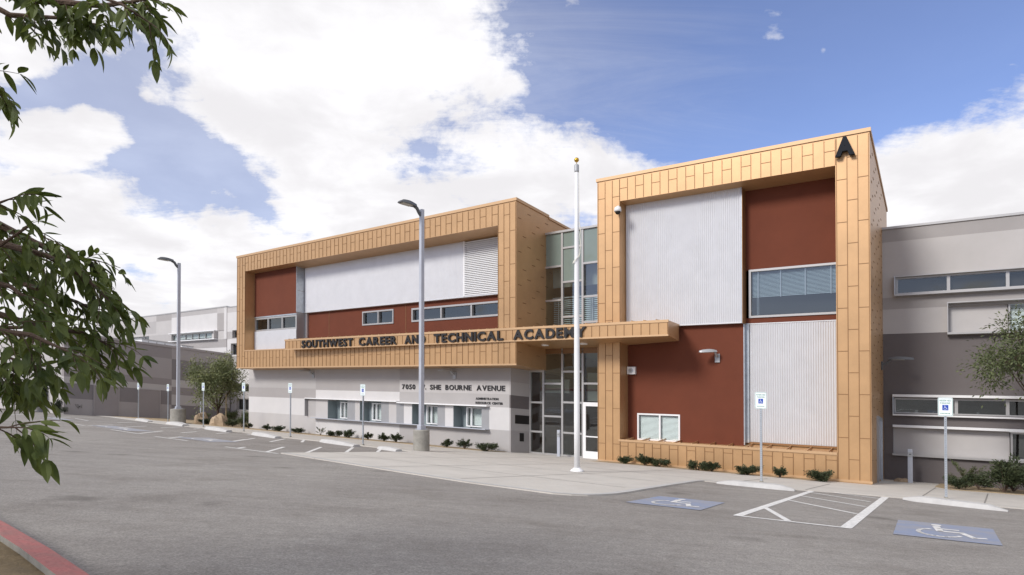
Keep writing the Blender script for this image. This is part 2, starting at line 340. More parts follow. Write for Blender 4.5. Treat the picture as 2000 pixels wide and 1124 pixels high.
# accessibility glyph as strokes in a unit square
def stroke(pts, w):
    out = []
    for a, b in zip(pts[:-1], pts[1:]):
        a = Vector((*a, 0)); b = Vector((*b, 0)); t = (b-a).normalized(); n = Vector((-t.y, t.x, 0))*w/2; e = t*w*.35
        out.append([a-n-e, b-n+e, b+n+e, a+n-e])
    return out
def wheelchair(head=True):
    q = []
    if head: q.append([Vector((.40+.062*cos(2*pi*i/12), .885+.062*sin(2*pi*i/12), 0)) for i in range(12)])
    q += stroke([(.40, .76), (.44, .46)], .09); q += stroke([(.43, .63), (.64, .63)], .055); q += stroke([(.44, .46), (.68, .46)], .075)
    q += stroke([(.68, .46), (.80, .20)], .075); q += stroke([(.80, .20), (.92, .24)], .06)
    arc = [(.44+.245*cos(radians(t)), .34+.245*sin(radians(t))) for t in range(120, 345, 15)]
    for i, (a, b) in enumerate(zip(arc[:-1], arc[1:])): q += stroke([a, b], .055)
    return q
# ================================================================== GROUND
def sheet(name, poly, m, lift, k='L', kind='structure', thick=0.0):
    mb = MB(); mb.face([PG(u, d, lift, k) for u, d in poly], m)
    if thick:
        n = len(poly)
        for i in range(n):
            a, b = poly[i], poly[(i+1) % n]
            mb.face([PG(*a, lift-thick, k), PG(*b, lift-thick, k), PG(*b, lift, k), PG(*a, lift, k)], m)
    o = mb.build(name); return tag(o, kind=kind)
# asphalt sheet, gridded so that it reaches far out; pavement top is level 0, asphalt 2.5 cm below
mb = MB(); gu = [-600, -200, -100, -60, -40, -20, 0, 20, 40, 80, 200, 500]; gd = [-400, -120, -60, -30, -15, 0, 15, 30, 80, 300]
for a, b in zip(gu[:-1], gu[1:]):
    for c, d in zip(gd[:-1], gd[1:]): mb.face([PG(a, c, -.025), PG(b, c, -.025), PG(b, d, -.025), PG(a, d, -.025)], 'asphalt')
tag(mb.build('asphalt_lot'), kind='structure')
walk = [(-60, -3.2), (-45.5, -2.82), (-39.8, -2.6), (-27.3, -4.6), (-21.1, -4.74), (-18.1, -4.9), (-13.58, -5.45), (-10.28, -5.5), (-6.17, -5.75), (-4.53, -5.9),
        (-4.12, -6.25), (-3.23, -11.96), (2.25, -12.63), (4.45, -12.85), (5.55, -12.81), (6.31, -12.79), (6.6, -12.62), (6.79, -12.39), (6.88, -12.05), (6.916, -11.6),
        (6.87, -10.9), (6.773, -10.2), (6.557, -8.3), (6.316, -5.9), (6.353, -5.55), (6.673, -5.48), (8.425, -5.301), (9.03, -4.93), (9.742, -4.562), (10.787, -4.3), (12.654, -3.945), (13.5, -3.7), (30, -2.2),
        (30, 12), (-60, 12)]
sheet('pavement', walk, 'conc', 0.0, thick=.06)
# paler trowelled edge strip round the plaza and the saw cut joints of the pavement
edge = MB()
E0 = walk[11:27]
def inset(poly, w):
    out = []
    for i, (u, d) in enumerate(poly):
        a = Vector(poly[max(i-1, 0)]); b = Vector(poly[min(i+1, len(poly)-1)]); t = (b-a).normalized(); n = Vector((-t.y, t.x)); out.append((u+n.x*w, d+n.y*w))
    return out
I1 = inset(E0, .16)
for i in range(len(E0)-1):
    edge.face([PG(*E0[i], .004), PG(*E0[i+1], .004), PG(*I1[i+1], .004), PG(*I1[i], .004)], 'stopc')
tag(edge.build('plaza_edge_band'), kind='structure')
jt = MB()
def line(mb, a, b, w, m, lift, k='L'):
    a_, b_ = Vector(a), Vector(b); t = (b_-a_).normalized(); n = Vector((-t.y, t.x))*w/2
    mb.face([PG(*(a_-n), lift, k), PG(*(b_-n), lift, k), PG(*(b_+n), lift, k), PG(*(a_+n), lift, k)], m)
for d in (-10.2, -7.6, -5.0, -2.6): line(jt, (-3.6 if d < -6 else -30, d), (6.4, d), .025, 'joint', .004)
for u in (-1.4, 1.2, 3.9): line(jt, (u, -12.5), (u, -.5), .025, 'joint', .005)
for u in (-27.5, -25, -22.5, -20, -17.4, -14.8, -12.2, -9.6, -7.0): line(jt, (u, -5.0), (u, -1.9), .025, 'joint', .005)
for a, b in (((8.75, -5.1), (8.6, -1.3)), ((11.05, -4.25), (11.0, 2.5)), ((12.3, -4.0), (12.35, 1.5)), ((6.9, -5.4), (6.9, -1.6))): line(jt, a, b, .03, 'joint', .005)
tag(jt.build('pavement_joints'), kind='structure')
# planting soil
def soil(name, poly, lift=.02):
    return sheet(name, poly, 'soil', lift, thick=.05)
soil('planting_bed', [(-50.8, -2.1), (-40.5, -1.6), (-29.3, -1.75), (-25.4, -1.7), (-17.3, -1.6), (-13.0, -1.45), (-10.6, -1.45), (-7.5, -1.5), (-4.6, -1.15), (-4.3, -.31), (-24.9, -.31), (-24.9, 7.9), (-41.9, 7.9), (-41.9, -1.2), (-50.8, -1.2)])
soil('planting_bed', [(.3, -1.15), (8.0, -.35), (8.0, .9), (.3, .9)], .004)
soil('planting_bed', [(10.95, 6.3), (10.95, 3.0), (11.45, 1.9), (12.5, 2.4), (14, 2.9), (30, 4.5), (30, 9), (10.9, 9)])
# foreground verge and red kerb on this side of the drive
verge = [(-30, -20.66), (9.8, -20.66), (30, -21.2), (30, -40), (-30, -40)]
KC = [(-30, -20.45), (4.0, -20.45), (6.2, -20.50), (7.4, -20.56), (8.4, -20.64), (9.8, -20.80), (12, -21.15), (16, -21.9), (24, -23.6), (40, -28)]
rng = random.Random(4)
vm = MB()
KI = inset(KC, -.155)
nU = 90
def kin(u):
    for a, b in zip(KI[:-1], KI[1:]):
        if a[0] <= u <= b[0]: return a[1]+(b[1]-a[1])*(u-a[0])/(b[0]-a[0])
    return KI[-1][1]
us = [-30, -20, -10, -4, 0] + [1+i*.16 for i in range(75)] + [14, 17, 21, 26, 38]; 
rows = [0, .12, .25, .4, .6, .8, 1.05, 1.3, 1.6, 2, 2.6, 3.5, 5, 9, 20]
from mathutils import noise as mn
for i in range(len(us)-1):
    for j in range(len(rows)-1):
        q = []
        for (a, b) in ((i, j), (i, j+1), (i+1, j+1), (i+1, j)):
            u = us[a]; d = kin(u)-rows[b]; hh = .085 + .035*mn.noise(Vector((u*1.7, d*1.7, 0))) + .02*mn.noise(Vector((u*6, d*6, 3)))
            q.append(PG(u, d, hh if b else .075))
        vm.face(q, 'dirt')
o = vm.build('dirt_verge', smooth=True); tag(o, kind='structure')
kb = MB()
for i in range(len(KC)-1):
    a, b, c, d = KC[i], KC[i+1], KI[i], KI[i+1]
    ao = (a[0], a[1]+.02); bo = (b[0], b[1]+.02)
    kb.face([PG(*ao, -.025), PG(*a, .105), PG(*b, .105), PG(*bo, -.025)], 'kerb')
    a2 = inset([a, b], -.02); 
    kb.face([PG(*a, .105), PG(*c, .12), PG(*d, .12), PG(*b, .105)], 'kerb')
    kb.face([PG(*c, .12), PG(*c, -.1), PG(*d, -.1), PG(*d, .12)], 'conc2')
tag(kb.build('red_kerb'), kind='structure')
# ------------------------------------------------------------------ painted markings
pm = MB(); LIFT = -.020
aisle = [(8.876, -5.032), (9.375, -12.362), (10.40, -4.477), (10.80, -12.056)]
line(pm, aisle[0], aisle[1], .13, 'stripe', LIFT); line(pm, aisle[2], aisle[3], .15, 'stripe', LIFT)
line(pm, (9.32, -12.36), (10.86, -12.06), .10, 'stripe', LIFT+.001)
for (a, b) in (((8.90, -5.5), (10.36, -6.55)), ((8.98, -6.9), (10.47, -8.0)), ((9.08, -8.4), (10.60, -9.75)), ((9.25, -10.5), (10.05, -12.15)), ((9.35, -4.75), (10.42, -5.25))): line(pm, a, b, .10, 'stripe', LIFT+.001)
line(pm, (13.25, -4.3), (13.8, -11.7), .13, 'stripe', LIFT)
lot = [((-8.874, -10.232), (-11.791, -7.636)), ((-9.237, -8.539), (-12.006, -6.084)), ((-9.406, -7.042), (-11.342, -5.6)), ((-14.9, -6.165), (-16.0, -5.2)), ((-5.248, -12.075), (-5.878, -11.48)), ((-3.684, -12.133), (-6.169, -9.952)), ((-3.535, -10.925), (-6.382, -8.337)), ((-3.654, -9.423), (-6.511, -6.84)), ((-3.9, -7.936), (-5.8, -6.1)), ((-5.879, -12.112), (-3.172, -12.081)), ((-11.385, -11.74), (-8.831, -11.802)), ((-10.421, -11.67), (-11.569, -10.683)), ((-13.309, -11.47), (-16.508, -9.174)), ((-20.622, -7.429), (-23.175, -5.078)), ((-20.256, -6.005), (-21.4, -5.1)), ((-15.11, -9.043), (-16.919, -7.475)), ((-15.255, -7.434), (-17.062, -5.837)), ((-9.01, -10.166), (-10.752, -8.635)), ((-16.243, -11.315), (-13.207, -11.544)), ((-26.49, -7.147), (-28.8, -5.2)), ((-19.921, -9.311), (-22.218, -7.448)), ((-19.648, -10.965), (-22.19, -9.002)), ((-21.99, -10.84), (-19.84, -11.044)), ((-31.722, -7.472), (-27.818, -8.137)), ((-18.288, -11.122), (-17.633, -10.722)), ((-30, -9.5), (-34, -7.0)), ((-33, -10.5), (-38, -7.8)), ((-26, -10.9), (-23, -11.0))]
for a, b in lot: line(pm, a, b, .11, 'stripe', LIFT)
tag(pm.build('road_markings'), kind='structure')
def ground_badge(q, label='', m='blue'):
    mb = MB(); q = [Vector(p) for p in q]     # near-left, near-right, far-right, far-left
    def mp(x, y): p = (q[0]*(1-x)+q[1]*x)*(1-y) + (q[3]*(1-x)+q[2]*x)*y; return (p.x, p.y)
    mb.face([PG(*mp(x, y), LIFT+.002) for x, y in ((0, 0), (1, 0), (1, 1), (0, 1))], m)
    for s in wheelchair(True)[12 if False else 0:]:
        mb.face([PG(*mp(.06+p.x*.88, .05+p.y*.9), LIFT+.006) for p in s], 'stripe')
    o = mb.build('accessible_parking_symbol'); return tag(o, kind='structure')
ground_badge([(7.60, -12.55), (8.78, -12.3), (8.60, -10.62), (7.46, -10.85)], '')
ground_badge([(11.38, -12.1), (12.56, -11.8), (12.46, -9.6), (11.22, -9.95)], '')
ground_badge([(-10.9, -11.2), (-8.4, -11.3), (-8.6, -10.1), (-11.2, -9.9)], m='blue_worn')
ground_badge([(-20.5, -10.6), (-15.4, -11.0), (-15.6, -9.9), (-20.6, -9.5)], m='blue_worn')
ground_badge([(-31.2, -9.4), (-27.2, -9.8), (-27.4, -8.9), (-31.2, -8.4)], m='blue_worn')

# ================================================================== BUILDING HELPERS
def seams(mb, k, u0, u1, h0, h1, d, step=.33, mode='band', phase=0, skip=None):
    """standing seams and staggered cross joints of the metal cladding on a plane facing the street"""
    n = max(1, round((u1-u0)/step)); w = (u1-u0)/n
    for i in range(n+1):
        u = u0+i*w
        mb.fbox(k, u-.009, u+.009, d-.016, d+.01, h0+.02, h1-.03, 'seam')
    for i in range(n):
        a, b = u0+i*w+.012, u0+(i+1)*w-.012
        if mode == 'band':
            if i % 2 == phase: hs = [(h0+h1)/2 + .05]
            else: hs = []
        elif mode == 'low': hs = [h1-.17] if i % 2 == phase else []
        elif mode == 'plain': hs = []
        else:
            hs = []; h = h0+.69+(0.69 if (i+phase) % 2 else 0)
            while h < h1-.2: hs.append(h); h += 1.38
        for h in hs: mb.fbox(k, a, b, d-.011, d+.01, h-.009, h+.009, 'seam')
def side_dashes(mb, k, u, d0, d1, h0, h1):
    """short cross joints on the side walls, staggered panel by panel (wall facing +u)"""
    n = int((d1-d0)/.33)
    for i in range(n):
        h = h0+.5+(.69 if i % 2 else 0)+(.34 if (i//2) % 2 else 0)
        while h < h1-.15:
            mb.fbox(k, u-.01, u+.012, d0+i*.33+.08, d0+i*.33+.30, h-.010, h+.010, 'seam'); h += 1.38
def holed(mb, k, u0, u1, h0, h1, d0, d1, holes, m):
    us_ = sorted({u0, u1} | {x for h in holes for x in h[:2]}); hs_ = sorted({h0, h1} | {x for h in holes for x in h[2:]})
    for a, b in zip(us_[:-1], us_[1:]):
        if a < u0-1e-6 or b > u1+1e-6: continue
        for c, d in zip(hs_[:-1], hs_[1:]):
            if c < h0-1e-6 or d > h1+1e-6: continue
            if any(x0 <= (a+b)/2 <= x1 and y0 <= (c+d)/2 <= y1 for x0, x1, y0, y1 in holes): continue
            mb.fbox(k, a, b, d0, d1, c, d, m)
def window(parent, k, u0, u1, h0, h1, d, mulls=(), fr='alu', fw=.05, blinds=0, rails=(), label=None, name='window', gl='glass', depth=.4, jut=.03, lean=.0):
    f = MB()
    f.fbox(k, u0, u1, d-jut, d+.06, h0, h0+fw, fr); f.fbox(k, u0, u1, d-jut, d+.06, h1-fw, h1, fr)
    f.fbox(k, u0, u0+fw, d-jut, d+.06, h0+fw, h1-fw, fr); f.fbox(k, u1-fw, u1, d-jut, d+.06, h0+fw, h1-fw, fr)
    for u in mulls: f.fbox(k, u-fw*.5, u+fw*.5, d-jut+.005, d+.055, h0+fw, h1-fw, fr)
    for (a, b, h) in rails: f.fbox(k, a, b, d-jut+.008, d+.05, h-fw*.4, h+fw*.4, fr)
    # lining and the dark room behind
    f.fbox(k, u0, u1, d+depth, d+depth+.03, h0, h1, 'dark')
    f.fbox(k, u0-.02, u0, d+.06, d+depth, h0, h1, 'dark'); f.fbox(k, u1, u1+.02, d+.06, d+depth, h0, h1, 'dark')
    w = f.build(name, parent)
    if label: w['label'] = label
    g = MB(); g.face([P(k, u0+fw*.5, d+.03, h0+fw*.5), P(k, u1-fw*.5, d+.03, h0+fw*.5), P(k, u1-fw*.5, d+.03, h1-fw*.5), P(k, u0+fw*.5, d+.03, h1-fw*.5)], gl)
    g.build('pane', w)
    if blinds:
        b = MB(); hb = h1-fw-(h1-h0-2*fw)*blinds; h = h1-fw-.02
        edges = [u0+fw]+list(mulls)+[u1-fw]
        while h > hb:
            for a, c in zip(edges[:-1], edges[1:]):
                b.face([P(k, a+.02, d+.10, h-.030), P(k, c-.02, d+.10, h-.030), P(k, c-.02, d+.125, h), P(k, a+.02, d+.125, h)], 'blind')
            h -= .045
        b.build('blind', w)
    return w
def corrugated(mb, k, u0, u1, h0, h1, d, pitch=.0765, amp=.011, m='white_metal', seg=6):
    n = int((u1-u0)/pitch*seg); 
    for i in range(n):
        a = u0+(u1-u0)*i/n; b = u0+(u1-u0)*(i+1)/n
        da = d+amp*cos(2*pi*i/seg); db = d+amp*cos(2*pi*(i+1)/seg)
        mb.face([P(k, a, da, h0), P(k, b, db, h0), P(k, b, db, h1), P(k, a, da, h1)], m)
    mb.fbox(k, u0, u1, d+amp+.01, d+amp+.06, h0, h1, m)

# ================================================================== MAIN BUILDING
B = thing('school_building', PG(-1.0, 1.0), 'two storey academy building framed in gold metal cladding with red stucco and white corrugated panels', 'building')
# ---- right tower frame
R = 'R'; t = MB()
t.fbox(R, 0, .96, 0, 8, -.4, 11.15, 'gold'); t.fbox(R, 8.5, 9.47, 0, 8, -.4, 11.15, 'gold')
t.fbox(R, .96, 8.5, 0, 1.6, 10.15, 11.15, 'gold'); t.fbox(R, .96, 8.5, 0, .55, -.4, .86, 'gold')
t.hexa([P(R, .96, .55, -.4), P(R, 8.5, .55, -.4), P(R, 8.5, 1.3, -.4), P(R, .96, 1.3, -.4), P(R, .96, .55, .86+.0), P(R, 8.5, .55, .86), P(R, 8.5, 1.3, 1.06), P(R, .96, 1.3, 1.06)], 'gold')
t.fbox(R, .90, 8.5, -.035, .0, .80, .885, 'cap')
t.fbox(R, .96, 8.5, 1.6, 8, 10.7, 10.9, 'panelg'); t.fbox(R, .96, 8.5, 7.8, 8, 0, 10.7, 'gold')
seams(t, R, .0+.03, .96, 0, 11.03, 0, mode='leg'); seams(t, R, 8.53, 9.44, 0, 11.03, 0, .31, mode='leg', phase=1)
seams(t, R, .96, 8.5, 10.15, 11.03, 0, mode='band'); seams(t, R, .96, 8.5, 0, .80, 0, mode='low')
for i in range(12): u = 1.2+i*.64; t.hexa([P(R, u-.012, .02, .86), P(R, u+.012, .02, .86), P(R, u+.012, 1.0, .96), P(R, u-.012, 1.0, .96), P(R, u-.012, .02, .905), P(R, u+.012, .02, .905), P(R, u+.012, 1.0, 1.03), P(R, u-.012, 1.0, 1.03)], 'gold')
side_dashes(t, R, 9.47, .1, 5.2, .2, 11.0)
t.build('tower_cladding', B)
c = MB(); c.fbox(R, -.04, 9.51, -.04, .22, 11.05, 11.17, 'cap'); c.fbox(R, 9.30, 9.51, .22, 8.04, 11.05, 11.17, 'cap'); c.fbox(R, -.04, .18, .22, 8.04, 11.05, 11.17, 'cap')
c.build('coping', B); c = MB(); c.fbox(R, 0.0, 9.49, -.02, 0, -.03, .045, 'cap'); c.build('base_trim', B)
# ---- tower infill
w = MB(); holes = [(1.36, 3.08, .9, 1.95)]
holed(w, R, .96, 5.42, .9, 5.45, .75, .95, holes, 'red')
w.fbox(R, 5.45, 8.5, 1.0, 1.2, 7.27, 10.15, 'red'); w.fbox(R, 5.45, 8.5, 1.0, 1.2, 5.34, 5.53, 'red'); w.fbox(R, .96, 5.42, .95, 1.2, 5.3, 10.15, 'red')
w.build('red_wall', B)
w = MB(); corrugated(w, R, .965, 5.40, 5.33, 10.15, .56); w.fbox(R, .965, 5.40, .54, .66, 5.29, 5.33, 'white_metal'); w.fbox(R, 5.40, 5.425, .545, 1.0, 5.29, 10.15, 'galv')
w.build('corrugated_panel', B)
w = MB(); corrugated(w, R, 5.47, 8.5, 1.06, 5.31, 1.02); w.fbox(R, 5.45, 8.5, 1.0, 1.12, 5.31, 5.345, 'white_metal'); w.fbox(R, 5.45, 8.5, .985, 1.0, 1.0, 1.075, 'seam'); w.build('corrugated_panel', B)
w = MB(); w.fbox(R, 5.42, 5.45, .745, 1.1, .95, 5.29, 'galv'); w.fbox(R, 5.425, 5.45, .56, 1.1, 5.29, 10.15, 'seam'); w.fbox(R, 5.45, 5.56, .94, .995, 1.04, 5.34, 'galv'); w.build('corner_flashing', B)
window(B, R, 1.36, 3.08, .9, 1.95, .75, (2.28,), fr='whitem', fw=.06, blinds=1.0, jut=.02, rails=())
window(B, R, 5.56, 8.5, 5.53, 7.27, 1.0, (), fr='alu', fw=.075, blinds=.56, jut=.045, gl='glassb')
# bars inside the big window
for u in (5.86, 6.62, 7.42, 8.22): bb = MB(); bb.fbox(R, u-.02, u+.02, 1.06, 1.09, 6.26, 7.19, 'whitem'); bb.build('blind_tape', B)
for u in (5.83, 5.88): bb = MB(); bb.fbox(R, u-.006, u+.006, 1.06, 1.07, 5.62, 6.26, 'whitem'); bb.build('blind_cord', B)
# ---- left block frame
L = 'L'; F = -1.38; t = MB()
t.fbox(L, -24.35, -23.43, F, 8, 3.66, 10.48, 'gold'); t.fbox(L, -3.94, -3.0, F, 1.0, 3.66, 10.48, 'gold'); t.fbox(L, -3.94, -3.0, 1.0, 9, 3.66, 10.40, 'gold')
t.fbox(L, -23.43, -3.94, F, .4, 9.49, 10.48, 'gold'); t.fbox(L, -23.43, -3.94, F, .4, 3.66, 4.70, 'gold'); t.fbox(L, -23.43, -3.94, .4, 8, 10.0, 10.2, 'panelg')
t.fbox(L, -23.43, -3.94, .4, 8, 3.662, 3.9, 'gold')
seams(t, L, -24.32, -23.43, 3.66, 10.36, F, mode='leg'); seams(t, L, -3.94, -3.03, 3.66, 10.36, F, mode='leg', phase=1)
seams(t, L, -23.43, -3.94, 9.49, 10.36, F, mode='band'); seams(t, L, -23.43, -3.94, 3.68, 4.68, F, mode='band')
side_dashes(t, L, -3.0, F+.05, 6, 3.7, 10.3)
t.build('block_cladding', B)
c = MB(); c.fbox(L, -24.39, -2.96, F-.04, F+.2, 10.38, 10.50, 'cap'); c.fbox(L, -3.2, -2.96, F+.2, 1.0, 10.38, 10.50, 'cap'); c.fbox(L, -3.2, -2.96, 1.0, 9, 10.32, 10.42, 'cap')
c.fbox(L, -24.39, -24.2, F+.2, 8, 10.38, 10.50, 'cap'); c.build('coping', B); c = MB(); c.fbox(L, -24.37, -2.98, F-.02, F, 3.63, 3.70, 'cap'); c.build('base_trim', B); c = MB(); c.fbox(L, -23.43, -3.94, F-.025, F+.1, 4.66, 4.72, 'cap'); c.build('ledge_trim', B)
w = MB(); w.fbox(L, -23.43, -19.1, -.75, -.55, 6.82, 9.49, 'red')
holed(w, L, -19.08, -3.94, 4.70, 6.95, -.08, .12, [(-14.15, -11.73, 5.98, 6.72), (-10.42, -3.94, 5.98, 6.66)], 'red')
for u in (-17.0, -10.85): w.fbox(L, u-.012, u+.012, -.092, -.07, 4.72, 6.93, 'seam')
w.build('red_wall', B)
w = MB(); corrugated(w, L, -23.43, -19.1, 4.70, 5.93, -.76); w.build('corrugated_panel', B)
w = MB(); corrugated(w, L, -19.06, -6.86, 6.96, 9.49, -.25); w.fbox(L, -19.06, -3.94, -.275, -.09, 6.91, 6.96, 'white_metal'); w.build('corrugated_panel', B)
w = MB(); h = 6.97
w.fbox(L, -6.80, -3.94, -.14, -.10, 6.96, 9.49, 'whitem'); w.fbox(L, -6.86, -6.78, -.29, -.10, 6.96, 9.49, 'whitem')
while h < 9.46:
    w.hexa([P(L, -6.78, -.29, h), P(L, -3.94, -.29, h), P(L, -3.94, -.19, h+.07), P(L, -6.78, -.19, h+.07), P(L, -6.78, -.29, h+.045), P(L, -3.94, -.29, h+.045), P(L, -3.94, -.19, h+.085), P(L, -6.78, -.19, h+.085)], 'whitem'); h += .083
w.build('louvre', B)
w = MB(); w.fbox(L, -19.1, -19.075, -.78, -.18, 6.90, 9.49, 'galv'); w.fbox(L, -19.1, -19.07, -.74, -.20, 8.12, 8.15, 'panelg'); w.fbox(L, -19.1, -19.08, -.75, -.09, 4.7, 6.90, 'panelg'); w.fbox(L, -19.07, -18.93, -.2, -.09, 4.7, 6.91, 'white_metal')
w.fbox(L, -23.43, -19.1, -.77, -.70, 6.75, 6.82, 'galv'); w.build('corner_flashing', B)
window(B, L, -23.43, -19.12, 5.93, 6.75, -.68, (-22.0, -20.55), fw=.10, jut=.06, gl='glassb', blinds=0)
window(B, L, -14.15, -11.73, 5.98, 6.72, -.02, (-12.9,), fw=.075, jut=.10, gl='glassb')
window(B, L, -10.42, -3.94, 5.98, 6.66, -.02, (-8.42, -6.52), fw=.085, jut=.10, gl='glassb')
# ---- grey base storey under the left block
g = MB(); D0, D1 = -.30, .5
segA = [(3.66, 3.12, 'g_light'), (3.12, 2.57, 'g_mid'), (2.57, 1.99, 'g_midd')]
for a, b, m in segA: g.fbox(L, -24.8, -17.9, D0, D1, b, a, m)
g.fbox(L, -24.8, -18.65, D0, D1, 1.03, 1.99, 'g_white'); g.fbox(L, -24.8, -17.9, D0, D1, -.6, 1.03, 'g_light'); g.fbox(L, -18.65, -17.9, D0-.002, D1, 1.03, 1.99, 'g_mid')
for a, b, m in [(3.66, 3.09, 'g_mid'), (3.09, 2.50, 'g_midd'), (2.50, 2.02, 'g_white')]: g.fbox(L, -17.9, -11.06, D0, D1, b, a, m)
for a, b, m in [(3.66, 3.08, 'g_midd'), (3.08, 2.51, 'g_light'), (2.51, 1.93, 'g_mid')]: g.fbox(L, -11.06, -4.10, D0, D1, b, a, m)
g.fbox(L, -17.9, -11.06, D0, D1, -.6, .94, 'g_white'); g.fbox(L, -11.06, -4.10, D0, D1, -.6, .94, 'g_mid')
g.fbox(L, -5.30, -4.10, D0, D1, .94, 1.93, 'g_white')
wins = [(-16.12, -15.12), (-13.50, -12.42), (-9.50, -8.46), (-6.92, -5.74)]
bays = [(-17.9, -16.82, 'g_light'), (-15.12, -14.48, 'panelg'), (-14.48, -14.1, 'g_light'), (-12.42, -11.84, 'panelg'), (-11.84, -11.29, 'g_light'), (-11.29, -10.75, 'panelg'), (-10.75, -10.18, 'g_white'), (-8.46, -7.97, 'panelg'), (-7.97, -7.45, 'g_white'), (-5.74, -5.30, 'panelg')]
for a, b, m in bays:
    top = 2.02 if b < -11.06 else 1.93
    if a < -11.06 < b: top = 1.93
    g.fbox(L, a, b, D0, D1, .94, top, m)
for a, b in ((-16.82, -15.12), (-14.1, -12.42), (-10.18, -8.46), (-7.45, -5.74)): g.fbox(L, a, b, .28, D1, .94, 2.02 if b < -11.06 else 1.93, 'teal'); g.fbox(L, a-.02, a+.012, D0+.01, .28, .94, 1.93, 'teal')
# return wall beside the entrance
for a, b, m in [(3.66, 3.05, 'g_midd'), (3.05, 2.48, 'g_mid'), (2.48, 1.92, 'g_dark'), (1.92, .95, 'g_mid'), (.95, -.6, 'g_midd')]:
    g.hexa([P(L, -4.10, D0-.002, b), P(L, -3.86, .9, b), P(L, -4.9, .9, b), P(L, -4.9, D0+.02, b), P(L, -4.10, D0-.002, a), P(L, -3.86, .9, a), P(L, -4.9, .9, a), P(L, -4.9, D0+.02, a)], m)
g.fbox(L, -24.8, -24.6, D1, 8, -.9, 3.66, 'g_mid')
g.build('base_wall', B)
for i, (a, b) in enumerate(wins):
    window(B, L, a, b, 1.0, 1.90, .06, ((a+.33,) if i != 3 else (a+.30, b-.22)), fr='whitem', fw=.05, blinds=.96, jut=.05, depth=.2)
hd = MB()
hd.fbox(L, -18.65, -11.06, -.52, D0-.0, 1.985, 2.03, 'whitem'); hd.fbox(L, -11.06, -5.28, -.52, D0, 1.93, 1.985, 'whitem')
hd.fbox(L, -17.95, -5.28, -.62, D0, .90, .945, 'galvl')
hd.fbox(L, -18.67, -18.64, -.5, D0, 1.0, 1.985, 'panelg'); hd.build('sunshade', B)
# ---- glazed entrance link
gd_ = .80
cw = MB(); fw = .035
def ver(u, h0, h1, w=.045): cw.fbox(L, u-w, u+w, gd_-.05, gd_+.06, h0, h1, 'alu')
def hor(u0, u1, h, w=.04): cw.fbox(L, u0, u1, gd_-.045, gd_+.055, h-w, h+w, 'alu')
for u in (-3.13, -2.15, -1.14): ver(u, -.2, 9.55)
ver(-3.84, -.2, 3.66)
cw.fbox(L, -3.2, .3, gd_-.08, gd_+.3, 9.55, 9.64, 'alu'); cw.fbox(L, -3.2, .3, gd_-.05, gd_+.06, 4.36, 4.62, 'soffit')
cw.fbox(L, -3.2, .3, gd_+.3, 8, 9.4, 9.55, 'panelg')
for a, b, h in [(-3.13, -2.15, 8.13), (-3.13, -2.15, 6.67), (-2.15, -1.14, 8.88), (-2.15, -1.14, 7.42), (-2.15, -1.14, 5.93), (-1.14, .2, 8.12), (-1.14, .2, 6.72), (-1.14, .2, 5.66),
                (-3.13, -2.15, 3.08), (-3.13, -2.15, 1.67), (-2.15, -1.14, 3.60), (-2.15, -1.14, 2.29), (-2.15, -1.14, 1.0), (-1.14, .2, 3.10), (-3.84, -3.13, 3.62), (-3.84, -3.13, 2.25), (-3.84, -3.13, .97),
                (-3.84, -3.13, .03), (-3.13, -2.15, .03), (-2.15, -1.14, .03), (-3.13, .2, 4.40)]: hor(a, b, h)
cwo = cw.build('glazed_link', B)
sp = MB()
def pane(mb, u0, u1, h0, h1, m, d=gd_): mb.face([P(L, u0, d, h0), P(L, u1, d, h0), P(L, u1, d, h1), P(L, u0, d, h1)], m)
for a, b, c, d in [(-3.13, -2.15, 8.13, 9.55), (-2.15, -1.14, 8.88, 9.55), (-2.15, -1.14, 7.42, 8.88), (-1.14, .2, 8.12, 9.55)]: pane(sp, a, b, c, d, 'spandrel')
sp.build('spandrel_panel', cwo)
gp = MB()
for a, b, c, d in [(-3.13, -2.15, 4.6, 8.13), (-2.15, -1.14, 4.6, 7.42), (-1.14, .2, 4.6, 8.12), (-3.84, -3.13, 0, 3.62), (-3.13, -2.15, 0, 4.4), (-2.15, -1.14, 0, 4.4), (-1.14, .2, 2.34, 4.4)]: pane(gp, a, b, c, d, 'glassd')
gp.build('pane', cwo)
rm = MB()   # lobby behind the glass
M['lobby'] = mat('lobby_wall', (.16, .08, .055), .8); M['lobbyl'] = mat('lobby_pale_panel', (.50, .50, .45), .8); M['lobbyf'] = mat('lobby_floor', (.18, .16, .14), .4)
rm.fbox(L, -4.9, 1.2, 5.5, 5.6, -.5, 9.4, 'lobby'); rm.fbox(L, -4.9, .6, 1.0, 5.5, -.12, -.02, 'lobbyf'); rm.fbox(L, -4.9, .6, 1.2, 5.5, 4.62, 4.75, 'lobbyl')
rm.fbox(L, -4.0, -2.4, 1.7, 1.8, 2.75, 3.35, 'lobbyl'); rm.fbox(L, -1.75, .2, 2.2, 2.3, 2.45, 3.7, 'lobbyl'); rm.fbox(L, -2.3, -2.1, 2.4, 2.6, 0, 4.6, 'dark')  # first pale panel is added to imitate a bright reflection in the glass
rm.fbox(L, -3.2, .3, 1.35, 1.4, 7.35, 8.2, 'lobbyl'); rm.fbox(L, -3.9, -3.85, .95, 5.5, 0, 4.4, 'lobby')
for u in (-2.65, -1.85, -.95): rm.fbox(L, u-.02, u+.02, 1.25, 1.28, 4.7, 6.9, 'whitem')
rm.fbox(L, -2.95, -.2, 1.25, 1.28, 6.85, 6.9, 'whitem')
rm.build('lobby', B)
bl = MB(); h = 4.8
while h < 6.8: bl.face([P(L, -2.95, 1.32, h), P(L, -.1, 1.32, h), P(L, -.1, 1.345, h+.045), P(L, -2.95, 1.345, h+.045)], 'blind'); h += .085
bl.build('blind', cwo)
